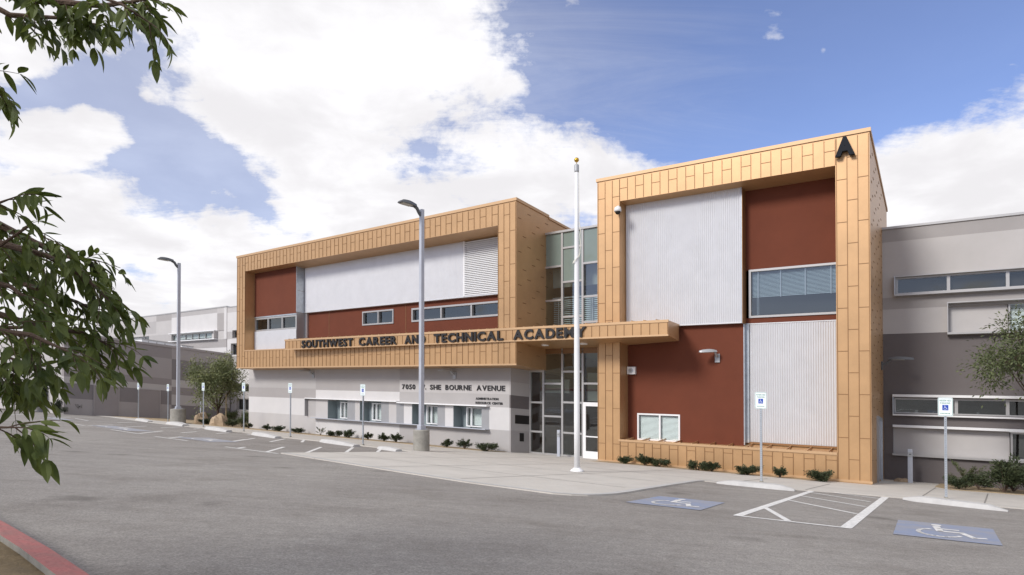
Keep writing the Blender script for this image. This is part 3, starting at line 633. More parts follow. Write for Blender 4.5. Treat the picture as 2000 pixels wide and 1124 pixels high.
# entrance door
dr = MB()
dr.fbox(L, -1.10, -.12, gd_-.09, gd_-.02, 2.16, 2.32, 'whitem'); dr.fbox(L, -1.10, -.97, gd_-.09, gd_-.02, .0, 2.16, 'whitem'); dr.fbox(L, -.26, -.12, gd_-.09, gd_-.02, 0, 2.16, 'whitem')
dr.fbox(L, -.97, -.26, gd_-.09, gd_-.02, .0, .30, 'whitem'); dr.fbox(L, -.97, -.26, gd_-.13, gd_-.09, .88, .93, 'whitem'); dro = dr.build('entrance_door', B)
pn = MB(); pane(pn, -.97, -.26, .3, 2.16, 'glassd', gd_-.05); pn.build('pane', dro)
# ---- long canopy that carries the name, level from end to end
KO = Vector((-12.424, 34.664, 0)); KU = Vector((.81753, -.57589, 0)).normalized(); KN = Vector((-KU.y, KU.x, 0)); KL = 21.86
ZT, ZB = 5.293, 4.762
def K(s, n, z): return KO + KU*s + KN*n + Vector((0, 0, z))
cn = MB()
def pl2(k, u, d): x, y = plan(k, u, d); return Vector((x, y, 0))
for (s0, n0, b0, t0), (s1, n1, b1, t1) in (((0, .60, 0, 0), (15.36, .10, 0, 15.36)), ((15.36, 2.22, -.26, 15.45), (18.43, 2.10, -.25, 18.43)), ((18.43, 2.10, -.25, 18.43), (KL, 1.95, -.10, 21.53))):
    cn.hexa([K(s0, 0, ZB), K(s1, 0, ZB), K(t1, n1, ZB+b1), K(t0, n0, ZB+b0), K(s0, 0, ZT), K(s1, 0, ZT), K(t1, n1, ZT), K(t0, n0, ZT)], 'gold')
n = 66; 
for i in range(n+1):
    s = .02+(KL-.04)*i/n
    cn.hexa([K(s-.009, -.016, ZB+.05), K(s+.009, -.016, ZB+.05), K(s+.009, .01, ZB+.05), K(s-.009, .01, ZB+.05), K(s-.009, -.016, ZT-.08), K(s+.009, -.016, ZT-.08), K(s+.009, .01, ZT-.08), K(s-.009, .01, ZT-.08)], 'seam')
for i in range(46):
    s = .25+i*.47
    cn.hexa([K(s-.014, .03, ZT), K(s+.014, .03, ZT), K(s+.014, .5, ZT), K(s-.014, .5, ZT), K(s-.014, .03, ZT+.055), K(s+.014, .03, ZT+.055), K(s+.014, .5, ZT+.055), K(s-.014, .5, ZT+.055)], 'gold')
cn.hexa([K(-.02, -.03, ZT-.07), K(KL+.02, -.03, ZT-.07), K(KL+.02, .0, ZT-.07), K(-.02, .0, ZT-.07), K(-.02, -.03, ZT+.02), K(KL+.02, -.03, ZT+.02), K(KL+.02, .0, ZT+.02), K(-.02, .0, ZT+.02)], 'cap')
cn.hexa([K(-.01, -.02, ZB-.02), K(KL+.01, -.02, ZB-.02), K(KL+.01, .02, ZB-.02), K(-.01, .02, ZB-.02), K(-.01, -.02, ZB+.04), K(KL+.01, -.02, ZB+.04), K(KL+.01, .0, ZB+.04), K(-.01, .0, ZB+.04)], 'cap')
cno = cn.build('name_canopy', B)
for s, nn in ((15.98+.1, 1.15), (17.95, 1.05)):
    dl = MB(); c0 = K(s, nn, ZB-.15); dl.lathe([(.13, -.03), (.15, -.02), (.15, .06)], 'whitem', 20, c0); dl.build('downlight', cno)
# side door of the tower
sd = MB(); sd.fbox(R, 9.47, 9.53, 1.95, 2.03, -.1, 2.2, 'panelg'); sd.fbox(R, 9.47, 9.53, 3.75, 3.85, -.1, 2.2, 'galv'); sd.fbox(R, 9.47, 9.53, 2.03, 3.75, 2.12, 2.2, 'galv'); sd.fbox(R, 9.47, 9.49, 2.03, 3.75, 0, 2.12, 'galvl'); sd.build('side_door', B)

# ================================================================== RIGHT WING
Wg = thing('grey_wing', PG(14, 6, k='R'), 'grey banded stucco wing behind the gold tower at the right edge, with long strip windows', 'building')
D = 5.25; w = MB(); X0, X1 = 9.47, 26
hol = [(9.90, X1-.1, 7.03, 7.60)]
holed(w, R, X0, X1, 6.86, 8.98, D, D+.4, [(9.92, 25.9, 6.98, 7.60)], 'g_light')
w.fbox(R, X0, X1, D, D+.4, 8.98, 9.47, 'g_midd'); w.fbox(R, X0, X1, D-.001, D+.4, 6.41, 6.86, 'g_midd')
w.fbox(R, X0, 11.50, D, D+.4, 5.48, 6.41, 'g_light'); w.fbox(R, X0, X1, D, D+.4, 3.12, 5.36, 'g_dark'); w.fbox(R, X0, 11.50, D, D+.4, 5.36, 5.48, 'g_dark')
w.fbox(R, 11.50, 13.25, D+.12, D+.4, 5.36, 6.41, 'g_light'); w.fbox(R, 16.2, X1, D+.12, D+.4, 5.36, 6.41, 'g_light')
holed(w, R, X0, X1, 2.40, 3.12, D, D+.4, [(9.80, 25.9, 2.47, 3.05)], 'g_dark')
w.fbox(R, X0, X1, D, D+.4, 1.95, 2.40, 'g_dark'); w.fbox(R, X0, 9.78, D, D+.4, .93, 1.95, 'g_dark'); w.fbox(R, 9.78, 13.27, D+.10, D+.4, .93, 1.95, 'g_light'); w.fbox(R, 17, X1, D+.1, D+.4, .93, 1.95, 'g_light')
w.fbox(R, X0, X1, D, D+.4, -1.2, .93, 'g_dark')
w.fbox(R, X0, X1, D+.4, D+8, 9.2, 9.3, 'panelg'); w.build('wall', Wg)
tr = MB(); tr.fbox(R, X0, X1, D-.05, D+.3, 9.47, 9.555, 'alu')
tr.fbox(R, 9.86, X1, D-.26, D+.02, 6.86, 6.92, 'alu'); tr.fbox(R, 9.86, 9.89, D-.24, D+.02, 6.92, 7.60, 'galv'); tr.fbox(R, 9.86, X1, D-.10, D+.01, 7.60, 7.635, 'alu')
tr.fbox(R, 11.50, X1, D-.26, D+.02, 5.36, 5.43, 'alu'); tr.fbox(R, 11.50, 11.53, D-.24, D+.1, 5.43, 6.50, 'alu'); tr.fbox(R, 11.50, X1, D-.24, D+.1, 6.49, 6.53, 'alu')
tr.fbox(R, 9.78, X1, D-.22, D+.02, 3.08, 3.17, 'whitem'); tr.fbox(R, 9.78, X1, D-.2, D+.02, 2.38, 2.435, 'whitem'); tr.fbox(R, 9.78, X1, D-.22, D+.02, 1.94, 2.03, 'whitem'); tr.fbox(R, 9.76, X1, D-.16, D+.02, .88, .96, 'alu')
tr.fbox(R, 9.78, 9.81, D-.2, D+.02, 2.43, 3.08, 'galv'); tr.build('trim', Wg)
us2 = [9.92, 11.55, 13.26, 15.0, 16.8, 18.6, 20.4, 22.2, 24, 25.9]
for a, b in zip(us2[:-1], us2[1:]): window(Wg, R, a, b, 6.98, 7.60, D+.12, (), fw=.05, jut=.04, blinds=0, depth=.2)
us3 = [9.82, 11.75, 13.22, 15.0, 16.8, 18.6, 20.4, 22.2, 24, 25.9]
for a, b in zip(us3[:-1], us3[1:]): window(Wg, R, a, b, 2.47, 3.05, D+.08, (), fw=.05, jut=.04, depth=.2, gl='glassd')
window(Wg, R, 13.27, 16.2, 5.44, 6.48, D+.1, (14.7,), fw=.05, jut=.05, blinds=.95, depth=.25)
window(Wg, R, 13.29, 17, .96, 1.93, D+.08, (15.1,), fw=.06, jut=.06, depth=.25, gl='glassd')

# ================================================================== BACK BUILDING and ANNEX
Bk = thing('classroom_building', PG(-50, 9), 'pale grey three storey block rising behind the dark annex left of the gold frame', 'building')
D = 8.0; w = MB()
def rc(a, b, c, d, m): w.fbox(L, a, b, D, D+.6, c, d, m)
rc(-72, -65.3, 8.6, 10.35, 'g_light'); rc(-65.3, -56.65, 8.5, 9.75, 'g_mid'); rc(-65.3, -56.65, 9.75, 10.35, 'g_light'); rc(-56.65, -53.3, 9.7, 10.35, 'g_midd'); rc(-56.65, -53.3, 8.3, 9.7, 'g_light')
rc(-53.3, -44.4, 9.92, 10.35, 'g_mid'); rc(-53.3, -44.4, 8.27, 9.92, 'g_white'); rc(-44.4, -43.2, 8.2, 9.85, 'g_midd'); rc(-44.4, -43.2, 9.85, 10.35, 'g_light'); rc(-43.2, -42.74, 7.4, 10.35, 'g_white')
holed(w, L, -53.3, -43.2, 7.45, 8.27, D, D+.6, [(-53.3, -45.35, 7.55, 8.22)], 'g_light'); rc(-44.4, -43.2, 8.1, 8.2, 'g_light') if False else None
rc(-72, -53.3, 6.6, 8.3 if False else 7.75, 'g_mid'); holed(w, L, -72, -53.3, 7.75, 8.3, D, D+.6, [(-63.7, -58.3, 7.8, 8.28)], 'g_mid'); rc(-72, -65.3, 8.3, 8.6, 'g_mid'); rc(-65.3, -56.65, 8.3, 8.5, 'g_light')
rc(-53.3, -42.74, 6.7, 7.45, 'g_midd'); rc(-53.3, -42.74, -2, 6.7, 'g_white'); w.fbox(L, -72, -53.3, D, D+.6, -2, 6.6, 'g_light')
holes2 = [(-41.85, -41.1, 7.5, 8.2), (-42.1, -41.1, 5.98, 7.02), (-41.9, -38.9, 2.72, 3.38), (-41.1, -38.9, 1.1, 2.1)]
for a, b, m in [(10.28, 9.82, 'g_light'), (9.82, 8.1, 'g_white'), (8.1, 7.42, 'g_mid'), (7.42, 5.88, 'g_white'), (5.88, 5.02, 'g_mid'), (5.02, 3.4, 'g_white'), (3.4, 2.2, 'g_mid'), (2.2, -2, 'g_midd')]:
    holed(w, L, -42.74, -24.9, b, a, D+.05, D+.6, [(p, q, max(r, b), min(s, a)) for p, q, r, s in holes2 if r < a and s > b], m)
w.fbox(L, -72, -20, D+.6, D+14, 9.9, 10.0, 'panelg')
w.build('wall', Bk)
c = MB(); c.fbox(L, -72, -42.70, D-.04, D+.3, 10.35, 10.45, 'alu'); c.fbox(L, -42.70, -24.9, D+.02, D+.3, 10.28, 10.36, 'alu'); c.fbox(L, -53.3, -44.3, D-.35, D, 8.22, 8.28, 'whitem'); c.fbox(L, -53.3, -44.3, D-.35, D, 7.45, 7.52, 'whitem'); c.fbox(L, -44.36, -44.3, D-.35, D, 7.52, 8.22, 'g_light'); c.build('coping', Bk)
window(Bk, L, -53.3, -45.35, 7.55, 8.22, D+.15, (-52, -50.7, -49.4, -48.1, -46.8), fw=.07, blinds=.8)
window(Bk, L, -63.7, -58.3, 7.8, 8.28, D+.15, (-62.4, -61, -59.7), fw=.06)
for (p, q, r, s) in holes2: window(Bk, L, p, q, r, s, D+.25, ((p+q)/2,) if q-p > 1.2 else (), fw=.06)
An = thing('dark_annex', PG(-44, 1), 'low single storey annex in dark grey banded stucco behind the parking signs on the left', 'building')
w = MB(); AU = -42.0; AD = -4.82
def sb(d0, d1, a, b, m): w.fbox(L, AU-.5, AU, d0, d1, b, a, m)
for a, b, m in [(5.92, 5.0, 'a_dark'), (5.0, 3.32, 'a_midd'), (3.32, 2.78, 'a_dark'), (2.78, 2.32, 'a_mid'), (2.32, 1.18, 'a_dk2'), (1.18, -2, 'a_midd')]: sb(AD, 2.87, a, b, m)
for a, b, m in [(5.92, 5.0, 'a_midd'), (5.0, 3.29, 'a_dk2'), (3.29, 2.68, 'a_mid'), (2.68, 2.04, 'a_dark'), (2.04, 1.19, 'a_mid'), (1.19, -2, 'a_dk2')]: sb(2.87, 7.94, a, b, m)
for a, b, m in [(5.92, 4.2, 'g_light'), (4.2, 2.6, 'a_mid'), (2.6, -2, 'g_light')]: w.fbox(L, -75, AU-.5, AD, AD+.5, b, a, m)
w.fbox(L, -75, AU-.5, AD+.5, 7.94, 5.6, 5.7, 'panelg')
w.build('wall', An)
c = MB(); c.fbox(L, AU-.3, AU+.05, AD-.05, 7.94, 5.92, 6.10, 'a_midd'); c.fbox(L, -75, AU-.3, AD-.05, AD+.3, 5.92, 6.10, 'alu'); c.build('coping', An)
for d0, d1 in ((-2.9, -1.1), (.30, 1.98)):
    dd = MB(); dd.fbox(L, AU-.02, AU+.04, d0, d1, -.6, 2.30, 'a_dark'); dd.fbox(L, AU, AU+.06, d0, d0+.06, -.6, 2.32, 'a_midd'); dd.fbox(L, AU, AU+.06, d1-.06, d1, -.6, 2.32, 'a_midd'); dd.fbox(L, AU, AU+.06, d0+.06, d1-.06, 2.26, 2.32, 'a_midd'); dd.build('service_door', An)
for (d0, d1, u0, h1, lb) in ((2.4, 5.2, -46.5, 6.72, 'long white rooftop unit on the dark annex'), (5.6, 6.6, -46, 6.6, 'small pale rooftop box at the right end of the annex roof')):
    x = MB(); x.fbox(L, u0-1.4, u0, d0, d1, 5.7, h1, 'whitem'); x.fbox(L, u0-1.45, u0+.05, d0-.05, d1+.05, h1, h1+.07, 'alu')
    k_ = d0+.5
    while k_ < d1-.2: x.fbox(L, u0, u0+.03, k_, k_+.06, 6.0, h1-.08, 'alu'); k_ += .7
    tag(x.build('rooftop_unit'), lb, 'rooftop unit', 'rooftop units')
# roof pieces far left behind the annex
x = thing('pale_outbuilding', PG(-85, -2), 'pale block showing over the annex roof at the far left behind the leaves', 'building')
w = MB(); w.fbox(L, -100, -76, -6, 6, -2, 6.9, 'g_light'); w.build('wall', x); w = MB(); w.fbox(L, -100.2, -75.8, -6.2, 6.2, 6.9, 7.15, 'alu'); w.build('coping', x)
# ================================================================== LETTERING
UZ = Vector((0, 0, 1))
S = thing('name_sign', K(10, -.05, ZB), 'dark raised letters reading SOUTHWEST CAREER AND TECHNICAL ACADEMY along the canopy', 'sign')
for tx, s0, s1 in (('SOUTHWEST', 1.51, 5.56), ('CAREER', 6.01, 8.61), ('AND', 9.14, 10.42), ('TECHNICAL', 10.95, 14.78), ('ACADEMY', 15.30, 18.65)):
    word(S, tx, K(s0, -.02, 4.812), KU, UZ, s1-s0, .395, .055, 'letter', bold=.034, gap=.11)
uL = Vector((UL[0], UL[1], 0)); uR = Vector((cos(.592), -sin(.592), 0))
S = thing('address_sign', P(L, -7.7, -.32, 2.66), 'black letters 7050 W. SHE BOURNE AVENUE on the grey wall', 'sign')
for tx, s0, s1 in (('7050', -10.86, -9.93), ('W.', -9.60, -9.20), ('SHE', -8.93, -8.22), ('BOURNE', -7.93, -6.33), ('AVENUE', -6.02, -4.40)):
    word(S, tx, P(L, s0, -.305, 2.645), uL, UZ, s1-s0, .235, .03, 'black', bold=.024, gap=.12)
S = thing('office_sign', P(L, -5.3, -.32, 2.1), 'small black letters ADMINISTRATION RESOURCE CENTER under the street address', 'sign')
word(S, 'ADMINISTRATION', P(L, -6.07, -.305, 2.235), uL, UZ, 1.30, .10, .02, 'black', bold=.025, gap=.12)
word(S, 'RESOURCE', P(L, -6.08, -.305, 2.045), uL, UZ, .86, .10, .02, 'black', bold=.025, gap=.12)
word(S, 'CENTER', P(L, -5.12, -.305, 2.045), uL, UZ, .60, .10, .02, 'black', bold=.025, gap=.12)
S = MB(); S.mi('navy'); word(None, 'A', P(R, 8.52, -.06, 10.36), uR, UZ, .56, .60, .14, 'navy', bold=.06, one=S)
tag(S.build('building_letter', off=Z3), 'large dark letter A on the top right corner of the gold tower', 'sign')
for o_ in [o for o in bpy.data.objects if o.name.startswith('building_letter')]: pass

# ================================================================== WALL MOUNTED THINGS
def wall_lamp(pos, rz, label, m='lamp_grey', L_=.62, swing=-.85):
    t = thing('wall_lamp', pos, label, 'wall lamp', 'wall lamps on the school', rz)
    b = MB(); b.box(-.09, .09, -.05, 0, -.22, .10, m); b.tube([(0, -.04, -.02), (0, -.18, .04), (0, -.30, .16)], .045, m, 8); b.build('bracket', t, off=Z3, bevel=.01)
    h = MB(); n = 9; prof = []
    for i in range(n+1):
        y = -.22-L_*i/n; f = i/n; wd = .17*(sin(pi*min(1, .30+f*.68)))**.5; prof.append((y, wd, .20-.02*f))
    for i in range(n):
        (y0, w0, z0), (y1, w1, z1) = prof[i], prof[i+1]; a = .075*(sin(pi*(.12+.76*i/n))); b_ = .075*(sin(pi*(.12+.76*(i+1)/n)))
        h.hexa([(-w0, y0, z0-.035), (w0, y0, z0-.035), (w1, y1, z1-.035), (-w1, y1, z1-.035), (-w0*.6, y0, z0+a), (w0*.6, y0, z0+a), (w1*.6, y1, z1+b_), (-w1*.6, y1, z1+b_)], m)
    def sw(mb_):
        for i_, v_ in enumerate(mb_.v): x_, y_ = v_.x, v_.y+.20; mb_.v[i_] = Vector((x_*cos(swing)-y_*sin(swing), x_*sin(swing)+y_*cos(swing)-.20, v_.z))
    sw(h); h.build('lamp_head', t, smooth=False, off=Z3)
    l = MB(); l.hexa([(-.11, -.36, .145), (.11, -.36, .145), (.11, -.74, .135), (-.11, -.74, .135), (-.11, -.36, .165), (.11, -.36, .165), (.11, -.74, .155), (-.11, -.74, .155)], 'lens'); sw(l); l.build('lens', t, off=Z3)
    return t
wall_lamp(P(L, -18.1, -.305, 3.40), -.648, 'grey wall lamp on the pale wall under the left end of the gold frame', 'lamp_grey')
wall_lamp(P(L, -7.35, -.305, 3.38), -.648, 'grey wall lamp above the street address letters', 'lamp_grey')
wall_lamp(P(R, 4.50, .745, 4.13), -.592, 'pale grey wall lamp on the red wall of the tower', 'lamp_grey')
wall_lamp(P(R, 9.475, 4.25, 4.22), -.592+pi/2, 'dark wall lamp sticking out from the brown side of the tower', 'lamp_dark', .8, 0)
t = thing('loudspeaker', P(R, 1.15, .75, 3.63), 'small white square loudspeaker box on the red wall beside the gold pier', 'loudspeaker', rz=-.592)
b = MB(); b.box(-.17, .17, -.14, 0, -.15, .15, 'whitem'); b.build('casing', t, off=Z3, bevel=.012); b = MB(); 
for r_, y_ in ((.085, -.148),): b.hexa([(-r_, y_, -r_*.4), (r_*.0, y_, -r_), (r_, y_, -r_*.4), (0, y_, 0), (-r_, y_+.01, -r_*.4), (0, y_+.01, -r_), (r_, y_+.01, -r_*.4), (0, y_+.01, 0)], 'panelg') if False else None
v0 = [(.10*cos(2*pi*i/20), -.145, .10*sin(2*pi*i/20)) for i in range(20)]; b.face(v0[::-1], 'galv'); b.face([(x*.55, -.149, z*.55) for x, y, z in v0][::-1], 'panelg'); b.build('grille', t, off=Z3)
t = thing('security_camera', P(R, .98, -.02, 9.75), 'white dome security camera at the corner of the tower opening', 'security camera', rz=-.592)
b = MB(); b.tube([(0, .02, .16), (0, -.16, .16), (0, -.20, .10)], .03, 'whitem', 8); b.build('bracket', t, off=Z3)
b = MB(); b.lathe([(.05, .14), (.12, .10), (.14, .02), (.14, -.05), (.11, -.06)], 'whitem', 20, (0, -.20, 0)); b.build('housing', t, off=Z3, smooth=True)
b = MB(); b.lathe([(.11, -.055), (.10, -.10), (.07, -.15), (.02, -.175)], 'plaq', 20, (0, -.20, 0)); b.build('dome', t, off=Z3, smooth=True)
def retq(f0, f1, b, a, m, off_=.015, name='plaque', lb='', cat='plaque'):
    A0 = Vector((-4.10, -.302)); A1 = Vector((-3.86, .9)); tdir = (A1-A0); nrm = Vector((tdir.y, -tdir.x)).normalized()
    q0 = A0+tdir*f0; q1 = A0+tdir*f1; mb = MB()
    r0 = q0+nrm*off_; r1 = q1+nrm*off_
    mb.hexa([P(L, *r0, b), P(L, *r1, b), P(L, *q1, b), P(L, *q0, b), P(L, *r0, a), P(L, *r1, a), P(L, *q1, a), P(L, *q0, a)], m)
    return tag(mb.build(name), lb, cat)
retq(.20, .90, 1.26, 1.64, 'plaq', name='plaque', lb='wide dark plaque on the grey return wall beside the entrance glass')
retq(.42, .62, .50, .86, 'plaq', name='wall_box', lb='small dark wall box low on the wall below the plaque', cat='wall box')

# ================================================================== FLAGPOLE
t = thing('flagpole', PG(3.354, -7.098, .004), 'tall tapering white flagpole with a gold ball on the plaza', 'flagpole')
b = MB(); b.lathe([(.082, 0), (.080, 1.5), (.074, 4), (.062, 6.5), (.048, 8.25)], 'whitem', 24); b.build('pole', t, smooth=True, off=Z3)
b = MB(); b.lathe([(.19, 0), (.185, .025), (.15, .05), (.105, .085), (.09, .10)], 'whitem', 32); b.build('base_flange', t, smooth=True, off=Z3)
b = MB(); b.lathe([(.035, 8.25), (.062, 8.27), (.066, 8.29), (.066, 8.44), (.05, 8.47), (.014, 8.48)], 'lamp_grey', 20); b.build('truck', t, off=Z3)
b = MB(); b.lathe([(.008, 8.47), (.010, 8.53)] + [(.066*sin(a*pi/12)+.001, 8.595-.066*cos(a*pi/12)) for a in range(1, 12)] + [(.002, 8.661)], 'brass', 20); b.build('ball', t, smooth=True, off=Z3)
b = MB(); b.tube([(.075, -.03, 5.9), (.10, -.05, 6.25), (.085, -.04, 6.5), (.10, -.05, 6.62), (.07, -.03, 6.85)], .012, 'rope', 6); b.tube([(-.11, -.05, 5.72), (-.05, -.085, 5.80), (.04, -.08, 5.90), (.10, -.02, 6.02), (.03, .09, 5.92), (-.07, .06, 5.80), (-.11, -.05, 5.72)], .012, 'rope', 6)
b.tube([(.072, -.03, 6.8), (.06, -.02, 8.3)], .006, 'rope', 5); b.build('halyard', t, off=Z3)
# ================================================================== LAMP POSTS
def lamp_post(loc, hp, rb, hb, rz, s, label):
    t = thing('lamp_post', loc, label, 'lamp post', 'parking lot lamp posts', rz)
    b = MB(); b.lathe([(rb, -.15), (rb, hb-.03), (rb-.03, hb)], 'conc2', 36); b.build('concrete_base', t, off=Z3)
    b = MB(); b.box(-.17*s, .17*s, -.17*s, .17*s, hb, hb+.025, 'galvl'); b.box(-.12*s, .12*s, -.12*s, .12*s, hb+.025, hb+.16, 'galvl'); b.build('base_cover', t, off=Z3, bevel=.01)
    b = MB(); w0, w1 = .075*s, .070*s
    b.hexa([(-w0, -w0, hb+.1), (w0, -w0, hb+.1), (w0, w0, hb+.1), (-w0, w0, hb+.1), (-w1, -w1, hp), (w1, -w1, hp), (w1, w1, hp), (-w1, w1, hp)], 'galvl'); b.build('pole', t, off=Z3, bevel=.006)
    b = MB(); z = hp-.02
    b.tube([(0, -.06*s, z-.22*s), (0, -.14*s, z-.12*s), (0, -.22*s, z+.02*s), (0, -.34*s, z+.09*s)], [.055*s, .06*s, .065*s, .07*s], 'lamp_dark', 10)
    n = 8
    for i in range(n):
        f0, f1 = i/n, (i+1)/n; y0, y1 = -.28-.72*f0, -.28-.72*f1
        wa = .10+.09*min(1, f0*2.2) if f0 < .8 else .19-.05*(f0-.8)/.2; wb = .10+.09*min(1, f1*2.2) if f1 < .8 else .19-.05*(f1-.8)/.2
        za, zb = .06+.05*f0, .06+.05*f1; ta, tb = .09+.04*sin(pi*f0), .09+.04*sin(pi*f1)-.05*(f1 > .95)
        b.hexa([(-wa*s, y0*s, z+za*s), (wa*s, y0*s, z+za*s), (wb*s, y1*s, z+zb*s), (-wb*s, y1*s, z+zb*s), (-wa*.7*s, y0*s, z+(za+ta)*s), (wa*.7*s, y0*s, z+(za+ta)*s), (wb*.7*s, y1*s, z+(zb+tb)*s), (-wb*.7*s, y1*s, z+(zb+tb)*s)], 'lamp_dark')
    b.build('lamp_head', t, off=Z3)
    b = MB(); b.hexa([(-.13*s, -.50*s, z+.055*s), (.13*s, -.50*s, z+.055*s), (.13*s, -.92*s, z+.085*s), (-.13*s, -.92*s, z+.085*s), (-.13*s, -.50*s, z+.08*s), (.13*s, -.50*s, z+.08*s), (.13*s, -.92*s, z+.11*s), (-.13*s, -.92*s, z+.11*s)], 'lens'); b.build('lens', t, off=Z3)
    return t
lamp_post(PG(-4.603, -5.179, 0), 9.08, .305, .80, -.648-.15, 1.0, 'tall square lamp post on a round concrete base in front of the street address wall')
lamp_post(PG(-29.7, -2.35, 0), 10.42, .46, .93, -.648-.15, 1.25, 'far lamp post on a concrete base beside the small tree')
# ================================================================== ACCESSIBLE PARKING SIGNS
def parking_sign(loc, rz, label, detail=True, h=2.5):
    t = thing('parking_sign', loc, label, 'parking sign', 'accessible parking signs along the walk', rz)
    p = MB()
    for x0, x1, y0, y1 in ((-.028, -.022, -.012, .022), (.022, .028, -.012, .022), (-.028, .028, -.016, -.010)): p.box(x0, x1, y0, y1, -.03, h-.05, 'galv')
    if detail:
        for i in range(36): p.box(-.006, .006, -.018, -.0155, .10+i*.058, .115+i*.058, 'lamp_dark')
    p.box(-.045, .045, -.03, .035, -.005, .05, 'conc2'); p.build('post', t, off=Z3)
    W_, H_ = .155, .23; zc = h-.23
    def rr(w, hh, r, y):
        pts = []
        for cx_, cz_, a0 in ((w-r, hh-r, 0), (-w+r, hh-r, 90), (-w+r, -hh+r, 180), (w-r, -hh+r, 270)):
            for k_ in range(4): a = radians(a0+k_*30); pts.append((cx_+r*cos(a), y, zc+cz_+r*sin(a)))
        return pts
    s_ = MB(); f0 = rr(W_, H_, .035, -.022); f1 = rr(W_, H_, .035, -.019); s_.face(f0[::-1], 'signw'); s_.face(f1, 'galv')
    for i in range(len(f0)): j = (i+1) % len(f0); s_.face([f0[i], f0[j], f1[j], f1[i]], 'galv')
    a = rr(W_-.008, H_-.008, .03, -.0226); b = rr(W_-.016, H_-.016, .024, -.0226)
    for i in range(len(a)): j = (i+1) % len(a); s_.face([a[i], a[j], b[j], b[i]], 'signg')
    pl = s_.build('sign_plate', t, off=Z3)
    bl = MB(); z0 = zc-.085; bl.face([(-.062, -.0235, z0), (.062, -.0235, z0), (.062, -.0235, z0+.13), (-.062, -.0235, z0+.13)], 'signb')
    for q in wheelchair(): bl.face([(-.055+.11*v.x, -.0245, z0+.006+.116*v.y) for v in q], 'signw')
    bl.build('wheelchair_symbol', pl, off=Z3)
    if detail:
        tx = MB(); word(None, 'RESERVED', Vector((-.115, -.0228, zc+.135)), Vector((1, 0, 0)), UZ, .23, .042, .001, 'signg', bold=.02, gap=.12, one=tx)
        word(None, 'PARKING', Vector((-.10, -.0228, zc+.070)), Vector((1, 0, 0)), UZ, .20, .042, .001, 'signg', bold=.02, gap=.12, one=tx)
        for i in range(7): x = -.10+i*.029; tx.face([(x, -.0232, zc-.175), (x+.018, -.0232, zc-.175), (x+.018, -.0232, zc-.150), (x, -.0232, zc-.150)], 'signg')
        tx.build('lettering', pl, off=Z3)
    return t
sg = [(-34.651, -2.721, 'parking sign farthest left, in front of the dark annex', 2.55), (-30.433, -2.648, 'parking sign just left of the far lamp post', 2.5), (-23.993, -3.589, 'parking sign in front of the small tree', 2.55), (-18.73, -4.126, 'parking sign at the left corner of the pale base wall', 2.55),
      (-13.464, -4.863, 'parking sign before the plain striped part of the grey base wall', 2.5), (-7.704, -5.377, 'parking sign before the row of small office windows', 2.45), (7.366, -3.942, 'parking sign standing before the corrugated tower panel', 2.5), (11.546, -3.148, 'parking sign nearest the right edge, in front of the grey wing', 2.5)]
for i, (u, d, lb, h) in enumerate(sg): parking_sign(PG(u, d, 0), -.648+.0 if i < 6 else -.60, lb, True, h)
# plain steel posts
def bollard(loc, h, w, label, rz=-.6, cat='bollard'):
    t = MB(); t.box(-w, w, -w*.6, w*.6, -.03, h, 'galvl'); t.box(-w*.9, w*.9, -w*.6-.02, -w*.6, h-.28, h-.10, 'lamp_grey'); t.box(-w*.4, w*.4, -w*.6-.025, -w*.6-.02, h-.2, h-.16, 'lamp_dark')
    o = t.build('steel_post', off=Z3, bevel=.006); o.location = loc; o.rotation_euler.z = rz; return tag(o, label, cat)
bollard(PG(-1.93, .15, 0), 1.10, .065, 'steel door operator post standing before the entrance glass')
bollard(PG(10.12, 4.6, 0), 1.20, .075, 'steel door operator post beside the side walk of the grey wing')
t = MB(); t.lathe([(.09, 0), (.09, 2.5), (.05, 2.55)], 'galvl', 14); o = t.build('pipe_post', off=Z3); o.location = PG(-44.1, -3.3, 0); tag(o, 'bare pipe post standing before the annex wall at far left', 'post')
o2 = MB(); o2.lathe([(.055, 0), (.055, 1.5), (.03, 1.53)], 'galvl', 12); o = o2.build('pipe_post', off=Z3); o.location = PG(-33.2, .9, 0); tag(o, 'short pale pipe post behind the far lamp post base', 'post')
# wheel stops
def stop(a, b, label, w=.16, h=.11, round_=False):
    pa, pb = PG(*a, -.025), PG(*b, -.025); c = (pa+pb)/2; Ln = (pb-pa).length; rz = math.atan2((pb-pa).y, (pb-pa).x)
    mb = MB(); n = 12 if round_ else 3; ends = [-.5+i/n for i in range(n+1)]
    prof = []
    for e in ends:
        k_ = min(1, (0.5-abs(e))*Ln/(.35 if round_ else .12)); k_ = .35+.65*k_ if round_ else .75+.25*k_
        prof.append((e*Ln, w*k_ if round_ else w, h*k_))
    for (x0, w0, h0), (x1, w1, h1) in zip(prof[:-1], prof[1:]):
        mb.hexa([(x0, -w0, 0), (x1, -w1, 0), (x1, w1, 0), (x0, w0, 0), (x0, -w0*.55, h0), (x1, -w1*.55, h1), (x1, w1*.55, h1), (x0, w0*.55, h0)], 'stopc')
    o = mb.build('wheel_stop', off=Z3); o.location = c; o.rotation_euler.z = rz; return tag(o, label, 'wheel stop', 'wheel stops of the parking bays')
stop((6.75, -5.72), (8.62, -5.60), 'wheel stop in front of the gold tower', .17, .12, True)
stop((10.80, -4.78), (12.72, -5.10), 'wheel stop below the parking sign nearest the right edge', .17, .12, True)
stop((-9.75, -5.75), (-6.9, -6.35), 'white wheel stop left of the sign before the office windows', .2, .15)
stop((-5.7, -6.2), (-4.4, -6.5), 'wheel stop at the foot of the near lamp post', .17, .13)
stop((-15.0, -5.7), (-12.2, -6.3), 'white wheel stop left of the sign before the plain grey wall', .2, .16)
